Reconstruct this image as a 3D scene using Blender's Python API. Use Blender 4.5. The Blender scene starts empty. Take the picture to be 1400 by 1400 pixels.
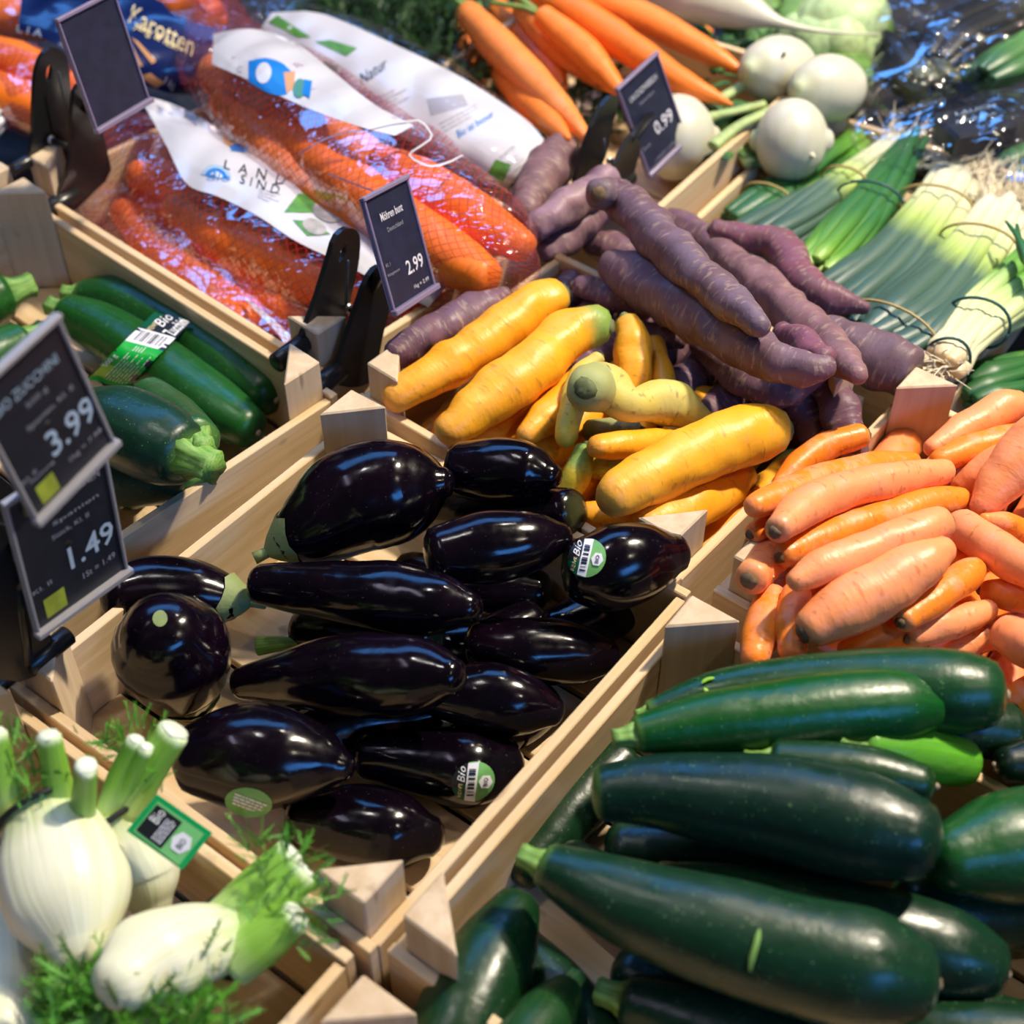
import bpy, bmesh, math, random
import numpy as np
from mathutils import Vector, noise as mnoise
from mathutils.bvhtree import BVHTree

# ------------------------------------------------------------------ camera, light, exposure
scene = bpy.context.scene
COL = scene.collection
random.seed(7)
rng = np.random.default_rng(7)
H = 0.70                                     # lens height above the crate rims (z = 0)
PITCH = math.radians(45.0)
FOV = math.radians(40.0)
FPX = 700.0 / math.tan(FOV / 2)
CAM = np.array([0.0, 0.0, H])
UP = np.array([0.0, math.sin(PITCH), math.cos(PITCH)])
FW = np.array([0.0, math.cos(PITCH), -math.sin(PITCH)])
cam_data = bpy.data.cameras.new('camera')
cam = bpy.data.objects.new('camera', cam_data)
COL.objects.link(cam)
cam.location = (0, 0, H)
cam.rotation_euler = (math.pi / 2 - PITCH, 0, 0)
cam_data.sensor_width = 36.0
cam_data.angle = FOV
cam_data.clip_start = 0.02
cam_data.dof.use_dof = True
cam_data.dof.focus_distance = 0.96
cam_data.dof.aperture_fstop = 5.0
scene.camera = cam

scene.view_settings.view_transform = 'Standard'
scene.view_settings.look = 'None'
scene.view_settings.exposure = 0.08
scene.view_settings.gamma = 1.0
scene.view_settings.use_curve_mapping = False

world = bpy.data.worlds.new('world')
scene.world = world
world.use_nodes = True
wb = world.node_tree.nodes['Background']
wb.inputs[0].default_value = (0.80, 0.88, 1.0, 1)
wb.inputs[1].default_value = 0.035

def aim(o, target):
    d = Vector(target) - o.location
    o.rotation_euler = d.to_track_quat('-Z', 'Y').to_euler()

def spot(name, loc, target, watts, col, radius, size=70, blend=0.6):
    L = bpy.data.lights.new(name, 'SPOT')
    L.energy = watts; L.color = col; L.shadow_soft_size = radius
    L.spot_size = math.radians(size); L.spot_blend = blend
    o = bpy.data.objects.new(name, L); COL.objects.link(o)
    o.location = loc; aim(o, target)
    return o

def area(name, loc, target, sx, sy, watts, col):
    L = bpy.data.lights.new(name, 'AREA'); L.shape = 'RECTANGLE'
    L.size = sx; L.size_y = sy; L.energy = watts; L.color = col
    o = bpy.data.objects.new(name, L); COL.objects.link(o)
    o.location = loc; aim(o, target)
    return o

WARM = (1.0, 0.88, 0.70)
spot('ceiling_spotlight', (1.15, 1.35, 2.1), (0.05, 0.75, 0), 350, WARM, 0.065)
spot('ceiling_spotlight', (1.00, 1.20, 2.2), (-0.05, 0.6, 0), 60, WARM, 0.05)
spot('ceiling_spotlight', (0.45, 1.75, 2.0), (0.05, 1.1, 0), 14, (1.0, 0.93, 0.82), 0.05)
spot('ceiling_spotlight', (-0.55, 0.95, 2.2), (-0.25, 0.85, 0), 20, (0.98, 0.95, 0.92), 0.05)
spot('ceiling_spotlight', (1.25, -0.15, 2.2), (0.15, 0.55, 0), 16, WARM, 0.05)
area('daylight_window', (-0.9, 3.9, 3.5), (0, 0.7, 0), 4.6, 1.3, 100, (0.10, 0.36, 1.0))
area('daylight_window', (2.0, -2.4, 2.2), (0.1, 0.7, 0), 2.0, 0.8, 50, (0.08, 0.34, 1.0))
area('ambient_fill_panel', (-1.6, 0.4, 2.6), (0, 0.8, 0), 1.2, 0.3, 6, (0.80, 0.74, 1.0))  # unseen panel added as faint violet ambient fill, not a shop fixture

# ------------------------------------------------------------------ projection helpers
def ray(x, y):
    return np.array([(x - 700) / FPX, 0, 0]) + UP * ((700 - y) / FPX) + FW
def at(x, y, z=0.0):
    """the point of the horizontal plane z that lies at this place of the stand"""
    d = ray(x, y)
    return CAM + d * ((z - H) / d[2])
def depth(p):
    return float((np.asarray(p) - CAM) @ FW)
AA = math.radians(-35)
A = np.array([math.cos(AA), math.sin(AA), 0.0])      # stand axis pointing to the customers
B = np.array([-A[1], A[0], 0.0])                     # stand axis along the row of crates
Z = np.array([0.0, 0.0, 1.0])
def uv(u, v, z=0.0):
    return A * u + B * v + Z * z
def at_u(x, y, u):
    """the point of the upright plane u = const"""
    d = ray(x, y)
    return CAM + d * ((u - CAM @ A) / (d @ A))

# ------------------------------------------------------------------ object helpers
def tag(o, label=None, cat=None, group=None, kind=None):
    if label: o['label'] = label
    if cat: o['category'] = cat
    if group: o['group'] = group
    if kind: o['kind'] = kind
    return o

def empty(name, loc):
    o = bpy.data.objects.new(name, None)
    o.empty_display_size = 0.02
    o.location = Vector(loc)
    COL.objects.link(o)
    return o

def make(name, verts, faces, mats, parent=None, loc=None, smooth=True, attrs=None, midx=None, color=None):
    """one mesh object; verts in world space, stored relative to loc (or to the parent's place)"""
    V = np.asarray(verts, float)
    if parent is not None:
        org = np.array(parent['_org']) if '_org' in parent else np.array(parent.location)
    elif loc is not None:
        org = np.array(loc)
    else:
        org = np.array([V[:, 0].mean(), V[:, 1].mean(), V[:, 2].min()])
    me = bpy.data.meshes.new(name)
    me.from_pydata((V - org).tolist(), [], [list(map(int, f)) for f in faces])
    if not isinstance(mats, (list, tuple)): mats = [mats]
    for m in mats: me.materials.append(m)
    if midx is not None: me.polygons.foreach_set('material_index', np.asarray(midx, dtype=np.int32))
    if smooth: me.polygons.foreach_set('use_smooth', np.ones(len(me.polygons), dtype=bool))
    if attrs:
        for k, val in attrs.items():
            val = np.asarray(val, dtype=np.float32)
            if val.ndim == 1:
                me.attributes.new(k, 'FLOAT', 'POINT').data.foreach_set('value', val)
            else:
                me.attributes.new(k, 'FLOAT_VECTOR', 'POINT').data.foreach_set('vector', val.ravel())
    me.update()
    o = bpy.data.objects.new(name, me)
    COL.objects.link(o)
    if parent is not None:
        o.parent = parent
        o['_org'] = [float(c) for c in org]
    else:
        o.location = Vector(org)
        o['_org'] = [float(c) for c in org]
    if color is not None: o.color = color
    return o

def part_root(name, loc):
    e = empty(name, loc); e['_org'] = [float(c) for c in loc]
    return e

def crom(P, n):
    """Catmull-Rom resampling of a polyline (any number of columns) to n rows"""
    P = np.asarray(P, float)
    if len(P) == 2:
        t = np.linspace(0, 1, n)[:, None]
        return P[0] * (1 - t) + P[1] * t
    E = np.vstack([2 * P[0] - P[1], P, 2 * P[-1] - P[-2]])
    seg = np.linalg.norm(np.diff(P[:, :2], axis=0), axis=1) + 1e-6
    cum = np.concatenate([[0], np.cumsum(seg)]); cum /= cum[-1]
    out = []
    for t in np.linspace(0, 1, n):
        i = min(int(np.searchsorted(cum, t, side='right') - 1), len(P) - 2)
        s = (t - cum[i]) / (cum[i + 1] - cum[i])
        p0, p1, p2, p3 = E[i], E[i + 1], E[i + 2], E[i + 3]
        out.append(0.5 * (2 * p1 + (p2 - p0) * s + (2 * p0 - 5 * p1 + 4 * p2 - p3) * s * s + (3 * p1 - p0 - 3 * p2 + p3) * s ** 3))
    return np.array(out)

def frames(C):
    T = np.gradient(C, axis=0)
    T /= np.linalg.norm(T, axis=1)[:, None] + 1e-12
    S = np.cross(T[0], Z)
    if np.linalg.norm(S) < 0.1: S = np.array([1.0, 0, 0])
    S /= np.linalg.norm(S)
    Ss = []
    for t in T:
        S = S - t * (S @ t); S /= np.linalg.norm(S)
        Ss.append(S.copy())
    Ss = np.array(Ss)
    return T, Ss, np.cross(Ss, T)

def tube(C, R, n=20, cap0=0.8, cap1=0.8, flat=1.0, lobes=0, lobe_amp=0.0, bump=0.0, bfreq=60.0, seed=0.0, twist=0.0):
    """closed swept skin; returns verts, faces, attributes. cap* = how far the rounded end goes beyond the axis, in radii"""
    C = np.asarray(C, float); R = np.asarray(R, float)
    if cap0 is not None and cap0 > 0:
        d = C[0] - C[1]; d /= np.linalg.norm(d)
        k = np.array([0.97, 0.80, 0.5]); 
        Cc = [C[0] + d * R[0] * cap0 * a for a in k]; Rc = [R[0] * math.sqrt(max(0, 1 - a * a)) for a in k]
        C = np.vstack([Cc, C]); R = np.concatenate([Rc, R])
    if cap1 is not None and cap1 > 0:
        d = C[-1] - C[-2]; d /= np.linalg.norm(d); r = R[-1]; c = C[-1].copy()
        for a in (0.5, 0.80, 0.97):
            C = np.vstack([C, c + d * r * cap1 * a]); R = np.append(R, r * math.sqrt(1 - a * a))
    T, S, U = frames(C)
    m = len(C)
    ang = np.arange(n) / n
    th = 2 * math.pi * ang
    cs, sn = np.cos(th), np.sin(th)
    arc = np.concatenate([[0], np.cumsum(np.linalg.norm(np.diff(C, axis=0), axis=1))])
    V = np.zeros((m, n, 3))
    for i in range(m):
        rr = R[i] * (1 + (lobe_amp * np.cos(lobes * (th + twist * arc[i])) if lobes else 0))
        rr = rr * np.ones(n)
        V[i] = C[i] + S[i] * (rr * cs)[:, None] + U[i] * (rr * sn * flat)[:, None]
        if bump:
            for j in range(n):
                q = V[i, j] * bfreq + seed
                V[i, j] += (S[i] * cs[j] + U[i] * sn[j]) * (mnoise.noise(Vector(q)) * bump * min(1.0, R[i] / R.max() + 0.2))
    faces = []
    for i in range(m - 1):
        for j in range(n):
            k = (j + 1) % n
            faces.append((i * n + j, i * n + k, (i + 1) * n + k, (i + 1) * n + j))
    faces.append(tuple(range(n - 1, -1, -1)))
    faces.append(tuple((m - 1) * n + j for j in range(n)))
    al = np.repeat(arc / arc[-1], n)
    tb = np.stack([np.tile(cs, m), np.tile(sn, m), np.repeat(arc, n)], 1)
    return V.reshape(-1, 3), faces, {'along': al, 'tube': tb, 'ang': np.tile(ang, m)}

class Mesh:
    """collects pieces of one part"""
    def __init__(self): self.v = []; self.f = []; self.m = []
    def add(self, V, F, mi=0):
        b = len(self.v)
        self.v.extend(np.asarray(V, float).tolist())
        self.f.extend([tuple(i + b for i in f) for f in F]); self.m.extend([mi] * len(F))
    def box(self, c, ax, ay, az, sx, sy, sz, mi=0, bev=0.0):
        c = np.asarray(c, float); ax, ay, az = map(np.asarray, (ax, ay, az))
        b = min(bev, sx * .3, sy * .3, sz * .3)
        if b <= 0:
            V = [c + ax * (i * sx / 2) + ay * (j * sy / 2) + az * (k * sz / 2) for i in (-1, 1) for j in (-1, 1) for k in (-1, 1)]
            F = [(0, 1, 3, 2), (4, 6, 7, 5), (0, 4, 5, 1), (2, 3, 7, 6), (0, 2, 6, 4), (1, 5, 7, 3)]
            self.add(V, F, mi); return self
        bm = bmesh.new()
        bmesh.ops.create_cube(bm, size=1.0)
        for v in bm.verts: v.co = Vector((v.co.x * sx, v.co.y * sy, v.co.z * sz))
        bmesh.ops.bevel(bm, geom=list(bm.edges), offset=b, segments=1, affect='EDGES')
        V = [c + ax * v.co.x + ay * v.co.y + az * v.co.z for v in bm.verts]
        self.add(V, [[v.index for v in f.verts] for f in bm.faces], mi); bm.free()
        return self
    def tube(self, C, R, n=8, mi=0, **k):
        V, F, _ = tube(C, R, n, **k); self.add(V, F, mi); return self
    def build(self, name, mats, parent=None, smooth=False, **k):
        return make(name, self.v, self.f, mats, parent, smooth=smooth, midx=self.m, **k)

def text_geo(s, size=1.0, shear=0.0, bold=0.0):
    """flat outline of lettering, centred, as (verts2d, faces)"""
    cu = bpy.data.curves.new('lettering', 'FONT')
    cu.body = s; cu.size = size; cu.align_x = 'CENTER'; cu.align_y = 'CENTER'; cu.shear = shear; cu.offset = bold
    cu.resolution_u = 2
    o = bpy.data.objects.new('lettering', cu); COL.objects.link(o)
    dg = bpy.context.evaluated_depsgraph_get()
    me = bpy.data.meshes.new_from_object(o.evaluated_get(dg))
    V = np.array([v.co[:2] for v in me.vertices]); F = [tuple(p.vertices) for p in me.polygons]
    bpy.data.objects.remove(o); bpy.data.meshes.remove(me); bpy.data.curves.remove(cu)
    return V, F
# ------------------------------------------------------------------ materials
class NT:
    def __init__(self, name):
        self.m = bpy.data.materials.new(name); self.m.use_nodes = True
        self.t = self.m.node_tree; self.b = self.t.nodes['Principled BSDF']
        self.out = self.t.nodes['Material Output']
    def n(self, kind, ins=None, **props):
        nd = self.t.nodes.new('ShaderNode' + kind)
        for k, v in props.items(): setattr(nd, k, v)
        for k, v in (ins or {}).items(): self.put(nd.inputs[k], v)
        return nd
    def put(self, sock, v):
        if isinstance(v, bpy.types.NodeSocket): self.t.links.new(v, sock)
        elif isinstance(v, bpy.types.Node): self.t.links.new(v.outputs[0], sock)
        elif isinstance(v, (tuple, list)) and len(v) == 3 and sock.type == 'RGBA': sock.default_value = (*v, 1)
        else: sock.default_value = v
    def math(self, op, a, b=0.0, c=0.0, clamp=False):
        nd = self.n('Math', operation=op, use_clamp=clamp)
        self.put(nd.inputs[0], a); self.put(nd.inputs[1], b); self.put(nd.inputs[2], c)
        return nd.outputs[0]
    def ramp(self, f, a, b, lo=0.0, hi=1.0):
        nd = self.n('MapRange', {0: f, 1: a, 2: b, 3: lo, 4: hi}); nd.clamp = True
        return nd.outputs[0]
    def mix(self, f, a, b, blend='MIX'):
        nd = self.n('Mix', data_type='RGBA', blend_type=blend)
        self.put(nd.inputs[0], f); self.put(nd.inputs[6], a); self.put(nd.inputs[7], b)
        return nd.outputs[2]
    def attr(self, name, out='Fac'):
        return self.n('Attribute', attribute_name=name).outputs[out]
    def noise(self, vec, scale, detail=3.0, rough=0.5, out=0):
        return self.n('TexNoise', {'Vector': vec, 'Scale': scale, 'Detail': detail, 'Roughness': rough}).outputs[out]
    def obj(self): return self.n('TexCoord').outputs['Object']
    def rnd(self): return self.n('ObjectInfo').outputs['Random']
    def ocol(self): return self.n('ObjectInfo').outputs['Color']
    def oalpha(self): return self.n('ObjectInfo').outputs['Alpha']
    def vscale(self, vec, s):
        return self.n('Mapping', {'Vector': vec, 'Scale': s}).outputs[0]
    def bump(self, h, strength=0.3, dist=0.001):
        return self.n('Bump', {'Height': h, 'Strength': strength, 'Distance': dist}).outputs[0]
    def set(self, **k):
        for a, v in k.items(): self.put(self.b.inputs[a.replace('_', ' ')], v)
        return self.m

def plain(name, col, rough=0.5, spec=0.5, metal=0.0, coat=0.0, noise_amt=0.0, trans=None):
    t = NT(name)
    base = col
    if noise_amt:
        base = t.mix(t.ramp(t.noise(t.obj(), 90.0), 0.35, 0.65), col, tuple(c * (1 - noise_amt) for c in col))
    t.set(Base_Color=base, Roughness=rough, Specular_IOR_Level=spec, Metallic=metal, Coat_Weight=coat)
    return t.m

def m_wood(name, light, dark, gscale=1.0):
    t = NT(name)
    o = t.obj()
    off = t.n('Combine' + 'XYZ', {0: t.math('MULTIPLY', t.rnd(), 7.0), 1: t.rnd(), 2: t.math('MULTIPLY', t.rnd(), 3.0)}).outputs[0]
    v = t.n('VectorMath', {0: t.attr('grain', 'Vector'), 1: off}).outputs[0]
    g = t.noise(t.vscale(v, (6, 130, 130)), 1.0 * gscale, 4.0, 0.6)
    big = t.noise(t.vscale(v, (3, 22, 22)), 1.0, 2.0)
    knot = t.ramp(t.noise(t.vscale(v, (22, 60, 60)), 1.0, 1.0), 0.72, 0.78)
    c = t.mix(t.ramp(g, 0.35, 0.7), light, dark)
    c = t.mix(t.math('MULTIPLY', t.ramp(big, 0.4, 0.7), 0.35), c, tuple(x * 0.72 for x in dark))
    c = t.mix(t.math('MULTIPLY', knot, 0.6), c, (0.16, 0.075, 0.03))
    c = t.mix(t.math('MULTIPLY', t.rnd(), 0.25), c, (0.62, 0.45, 0.27))
    t.set(Base_Color=c, Roughness=0.72, Specular_IOR_Level=0.25, Normal=t.bump(g, 0.35, 0.0006))
    return t.m

def m_root(name, head, blotch, dash, dash_amt, rough=0.42, spec=0.45, headw=0.12, pale=None, dscale=240.0, bumpd=0.0012, tailc=None, dlo=0.62, pale_amt=0.5, plo=0.46, phi=0.62):
    """skin of a root vegetable: object colour + head tint (object alpha says where it begins) + cross dashes"""
    t = NT(name)
    tb = t.attr('tube', 'Vector'); al = t.attr('along')
    o = t.obj()
    base = t.ocol()
    n1 = t.noise(o, 45.0, 4.0)
    c = t.mix(t.math('MULTIPLY', t.ramp(n1, 0.45, 0.75), 0.45), base, blotch)
    if pale:
        c = t.mix(t.math('MULTIPLY', t.ramp(t.noise(o, 22.0, 5.0, 0.65), plo, phi), pale_amt), c, pale)
    off = t.math('MULTIPLY', t.rnd(), 20.0)
    tv = t.n('VectorMath', {0: t.vscale(tb, (1.5, 1.5, dscale)), 1: t.n('CombineXYZ', {0: off, 1: off, 2: off}).outputs[0]}).outputs[0]
    d = t.noise(tv, 1.0, 2.0, 0.5)
    dm = t.ramp(d, dlo, dlo + 0.08)
    c = t.mix(t.math('MULTIPLY', dm, dash_amt), c, dash)
    if tailc:
        c = t.mix(t.math('MULTIPLY', t.ramp(al, 0.12, 0.0), 0.6), c, tailc)
    hd = t.n('MapRange', {0: t.math('ADD', al, t.math('MULTIPLY', t.math('SUBTRACT', n1, 0.5), 0.16)), 1: t.oalpha(), 2: t.math('ADD', t.oalpha(), headw), 3: 0.0, 4: 1.0}).outputs[0]
    c = t.mix(hd, c, head)
    fine = t.noise(o, 400.0, 2.0)
    h = t.math('ADD', t.math('MULTIPLY', d, -0.7), t.math('ADD', t.math('MULTIPLY', n1, 0.8), t.math('MULTIPLY', fine, 0.15)))
    t.set(Base_Color=c, Roughness=t.ramp(n1, 0.3, 0.7, rough - 0.08, rough + 0.12), Specular_IOR_Level=spec, Normal=t.bump(h, 0.55, bumpd),
          Subsurface_Weight=0.0)
    return t.m

M = {}
M['wood'] = m_wood('crate_wood', (0.74, 0.57, 0.36), (0.60, 0.41, 0.21))
M['wood_post'] = m_wood('crate_post_wood', (0.66, 0.52, 0.36), (0.50, 0.36, 0.22), 0.7)
M['table'] = plain('dark_counter_laminate', (0.02, 0.018, 0.016), 0.6, noise_amt=0.3)
M['floor'] = plain('grey_shop_floor', (0.10, 0.095, 0.09), 0.5, noise_amt=0.25)

def m_aubergine():
    t = NT('aubergine_skin')
    o = t.obj(); n = t.noise(o, 30.0, 4.0)
    c = t.mix(t.ramp(n, 0.4, 0.75), (0.0022, 0.0010, 0.0028), (0.006, 0.0016, 0.0055))
    al = t.attr('along')
    c = t.mix(t.math('MULTIPLY', t.ramp(al, 0.965, 1.0), 0.5), c, (0.08, 0.09, 0.03))
    sp = t.ramp(t.noise(o, 520.0, 1.0), 0.72, 0.80)
    c = t.mix(t.math('MULTIPLY', sp, 0.12), c, (0.35, 0.30, 0.32))
    h = t.math('ADD', t.math('MULTIPLY', t.noise(o, 26.0, 2.0), 1.0), t.math('MULTIPLY', t.noise(o, 300.0, 2.0), 0.02))
    t.set(Base_Color=c, Roughness=t.ramp(t.noise(o, 140.0, 3.0), 0.3, 0.8, 0.10, 0.24), Specular_IOR_Level=0.42, Normal=t.bump(h, 0.35, 0.004))
    return t.m
M['aubergine'] = m_aubergine()

def m_zucchini():
    t = NT('zucchini_skin')
    o = t.obj(); tb = t.attr('tube', 'Vector')
    n = t.noise(t.vscale(tb, (1.6, 1.6, 6.0)), 1.0, 3.0)
    streak = t.noise(t.vscale(tb, (7.0, 7.0, 9.0)), 1.0, 4.0, 0.6)
    base = t.ocol()
    c = t.mix(t.math('MULTIPLY', t.ramp(n, 0.35, 0.75), 0.6), base, t.mix(0.5, base, (0.0, 0.006, 0.003)))
    c = t.mix(t.math('MULTIPLY', t.ramp(streak, 0.5, 0.8), 0.55), c, t.mix(1.0, base, (1.4, 1.8, 1.4), 'MULTIPLY'))
    vo = t.n('TexVoronoi', {'Vector': o, 'Scale': 330.0})
    vo.feature = 'F1'
    speck = t.math('MULTIPLY', t.ramp(vo.outputs['Distance'], 0.20, 0.08), t.ramp(t.noise(o, 120.0), 0.45, 0.6))
    c = t.mix(t.math('MULTIPLY', speck, 0.55), c, (0.20, 0.42, 0.14))
    hd = t.ramp(t.attr('along'), 0.965, 1.0)
    c = t.mix(t.math('MULTIPLY', hd, 0.7), c, (0.14, 0.28, 0.05))
    h = t.math('ADD', t.noise(o, 120.0, 3.0), t.math('MULTIPLY', t.noise(o, 25.0, 2.0), 2.0))
    t.set(Base_Color=c, Roughness=t.ramp(t.noise(o, 60.0, 4.0), 0.3, 0.75, 0.24, 0.42), Specular_IOR_Level=0.42, Normal=t.bump(h, 0.3, 0.0015))
    return t.m
M['zucchini'] = m_zucchini()

def m_stem(name, a, b):
    t = NT(name)
    tb = t.attr('tube', 'Vector')
    n = t.noise(t.vscale(tb, (5, 5, 60)), 1.0, 4.0)
    n2 = t.noise(t.obj(), 220.0, 3.0)
    c = t.mix(t.ramp(n, 0.35, 0.7), a, b)
    t.set(Base_Color=c, Roughness=0.6, Normal=t.bump(n2, 0.4, 0.001))
    return t.m
M['green_stem'] = m_stem('zucchini_stem_skin', (0.10, 0.26, 0.03), (0.26, 0.42, 0.10))
M['calyx'] = m_stem('calyx_skin', (0.16, 0.22, 0.06), (0.30, 0.34, 0.14))
M['scar'] = plain('corky_scar', (0.42, 0.31, 0.20), 0.85, noise_amt=0.45)
M['crown_brown'] = plain('carrot_crown', (0.20, 0.13, 0.06), 0.85, noise_amt=0.6)
M['crown_green'] = plain('carrot_crown_green', (0.16, 0.19, 0.07), 0.8, noise_amt=0.5)
M['orange'] = m_root('orange_carrot_skin', (0.42, 0.22, 0.10), (0.78, 0.17, 0.012), (0.40, 0.10, 0.02), 0.5, pale=(0.86, 0.30, 0.14), plo=.485, phi=.53, pale_amt=.6)
M['orange_fresh'] = m_root('bunched_carrot_skin', (0.30, 0.20, 0.06), (0.72, 0.15, 0.010), (0.50, 0.10, 0.02), 0.4, rough=0.40)
M['yellow'] = m_root('yellow_carrot_skin', (0.22, 0.33, 0.06), (0.74, 0.26, 0.012), (0.45, 0.20, 0.02), 0.6, pale=(0.88, 0.45, 0.03), tailc=(0.55, 0.26, 0.06))
M['gnarly'] = m_root('green_shouldered_carrot_skin', (0.34, 0.36, 0.13), (0.46, 0.35, 0.06), (0.22, 0.13, 0.05), 0.6, pale=(0.50, 0.47, 0.16), rough=0.6)
M['purple'] = m_root('purple_carrot_skin', (0.15, 0.10, 0.10), (0.035, 0.016, 0.028), (0.30, 0.20, 0.16), 0.75, rough=0.50, spec=0.35, pale=(0.13, 0.065, 0.078), dscale=330.0, bumpd=0.0016, dlo=0.575, pale_amt=.7)

def m_white(name, a, b, rough=0.38):
    t = NT(name)
    al = t.attr('along'); o = t.obj()
    n = t.noise(o, 35.0, 4.0)
    c = t.mix(t.ramp(n, 0.4, 0.7), a, b)
    c = t.mix(t.math('MULTIPLY', t.ramp(al, 0.86, 1.0), 0.55), c, (0.45, 0.56, 0.22))
    t.set(Base_Color=c, Roughness=rough, Normal=t.bump(t.noise(o, 60.0, 3.0), 0.2, 0.001), Subsurface_Weight=0.12,
          Subsurface_Radius=(0.02, 0.02, 0.012), Subsurface_Scale=0.3)
    return t.m
M['turnip'] = m_white('white_turnip_skin', (0.60, 0.58, 0.47), (0.52, 0.52, 0.39))

def m_fennel():
    t = NT('fennel_skin')
    al = t.attr('along'); tb = t.attr('tube', 'Vector')
    n = t.noise(t.vscale(tb, (9, 9, 10)), 1.0, 3.0)
    g = t.ramp(t.math('ADD', al, t.math('MULTIPLY', n, 0.2)), 0.78, 1.2)
    c = t.mix(t.ramp(n, 0.4, 0.7), (0.74, 0.73, 0.54), (0.67, 0.69, 0.44))
    c = t.mix(g, c, (0.30, 0.50, 0.10))
    t.set(Base_Color=c, Roughness=0.4, Normal=t.bump(n, 0.35, 0.002), Subsurface_Weight=0.12, Subsurface_Radius=(0.02, 0.02, 0.012), Subsurface_Scale=0.3)
    return t.m
M['fennel'] = m_fennel()
def m_grad(name, stops, rough=0.4, fib=0.4):
    """colour runs along the piece: stops = [(pos, colour), ...]"""
    t = NT(name)
    al = t.attr('along'); tb = t.attr('tube', 'Vector')
    n = t.noise(t.vscale(tb, (7, 7, 14)), 1.0, 3.0)
    r = t.n('ValToRGB', {0: t.math('ADD', al, t.math('MULTIPLY', t.math('SUBTRACT', n, 0.5), 0.12))})
    e = r.color_ramp.elements
    e[0].position, e[0].color = stops[0][0], (*stops[0][1], 1)
    e[1].position, e[1].color = stops[-1][0], (*stops[-1][1], 1)
    for p, c in stops[1:-1]:
        q = e.new(p); q.color = (*c, 1)
    c = t.mix(t.math('MULTIPLY', t.ramp(n, 0.4, 0.7), fib), r.outputs[0], t.mix(1.0, r.outputs[0], (0.62, 0.72, 0.6), 'MULTIPLY'))
    t.set(Base_Color=c, Roughness=rough, Normal=t.bump(n, 0.3, 0.001))
    return t.m
M['fennel_stalk'] = m_grad('fennel_stalk_skin', [(0.0, (0.55, 0.66, 0.28)), (0.45, (0.26, 0.50, 0.06)), (0.9, (0.22, 0.46, 0.05)), (1.0, (0.66, 0.76, 0.48))])
M['onion'] = m_grad('spring_onion_skin', [(0.0, (0.70, 0.66, 0.52)), (0.22, (0.62, 0.62, 0.38)), (0.40, (0.36, 0.48, 0.12)), (0.52, (0.07, 0.13, 0.09)), (1.0, (0.035, 0.085, 0.07))])
M['onion_leaf'] = m_grad('spring_onion_leaf', [(0.0, (0.30, 0.48, 0.07)), (0.10, (0.11, 0.29, 0.03)), (0.35, (0.028, 0.14, 0.03)), (1.0, (0.02, 0.10, 0.03))])
M['onion_tan'] = m_grad('spring_onion_tan', [(0.0, (0.62, 0.42, 0.20)), (0.08, (0.80, 0.70, 0.46)), (0.35, (0.66, 0.70, 0.34)), (0.6, (0.14, 0.36, 0.05)), (1.0, (0.03, 0.16, 0.04))])
M['root_hair'] = plain('onion_roots', (0.80, 0.70, 0.50), 0.8)
M['cut_end'] = plain('cut_stalk_end', (0.72, 0.80, 0.62), 0.5, noise_amt=0.2)
M['frond'] = plain('fennel_frond', (0.09, 0.33, 0.02), 0.55, noise_amt=0.5)
M['carrot_leaf'] = plain('carrot_leaf', (0.018, 0.075, 0.012), 0.6, noise_amt=0.6)
M['stalk'] = plain('carrot_leaf_stalk', (0.16, 0.27, 0.05), 0.5, noise_amt=0.3)
M['turnip_leaf'] = plain('turnip_leaf', (0.05, 0.15, 0.02), 0.55, noise_amt=0.5)
M['pale_stalk'] = plain('turnip_leaf_stalk', (0.36, 0.47, 0.16), 0.5, noise_amt=0.3)
M['cabbage'] = plain('cabbage_leaf', (0.50, 0.66, 0.32), 0.5, noise_amt=0.35)
M['cabbage_dark'] = plain('cabbage_outer_leaf', (0.16, 0.32, 0.07), 0.5, noise_amt=0.4)
M['black'] = plain('black_plastic', (0.010, 0.010, 0.011), 0.30)
M['steel'] = plain('steel', (0.55, 0.56, 0.58), 0.3, metal=1.0)
M['spring'] = plain('clip_spring_steel', (0.10, 0.13, 0.15), 0.35, metal=0.6)
M['slate'] = plain('slate_blue_card', (0.017, 0.020, 0.050), 0.42, noise_amt=0.3)
M['slate_dark'] = plain('slate_dark_card', (0.010, 0.013, 0.024), 0.42, noise_amt=0.3)
M['holder'] = plain('clear_violet_holder_edge', (0.20, 0.165, 0.27), 0.22)
M['holder_grey'] = plain('grey_holder_edge', (0.26, 0.25, 0.27), 0.3)
M['chalk'] = plain('card_white_print', (0.62, 0.62, 0.70), 0.6)
M['chalk_dim'] = plain('card_grey_print', (0.26, 0.27, 0.33), 0.6)
M['chalk_blue'] = plain('card_bluish_print', (0.33, 0.43, 0.55), 0.6)
M['mark_green'] = plain('yellow_green_mark', (0.33, 0.40, 0.035), 0.6, noise_amt=0.3)
M['band_black'] = plain('black_elastic', (0.008, 0.008, 0.008), 0.6)
M['band_tan'] = plain('tan_rubber_band', (0.42, 0.30, 0.10), 0.5)
M['band_teal'] = plain('teal_rubber_band', (0.010, 0.07, 0.07), 0.45)
M['white_print'] = plain('white_film_print', (0.56, 0.55, 0.59), 0.30, coat=0.4)
M['white_text'] = plain('white_lettering', (0.80, 0.80, 0.80), 0.4)
M['black_text'] = plain('black_lettering', (0.015, 0.015, 0.02), 0.4)
M['grey_text'] = plain('grey_lettering', (0.34, 0.33, 0.38), 0.4)
M['blue_text'] = plain('blue_lettering', (0.05, 0.22, 0.55), 0.4)
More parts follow.
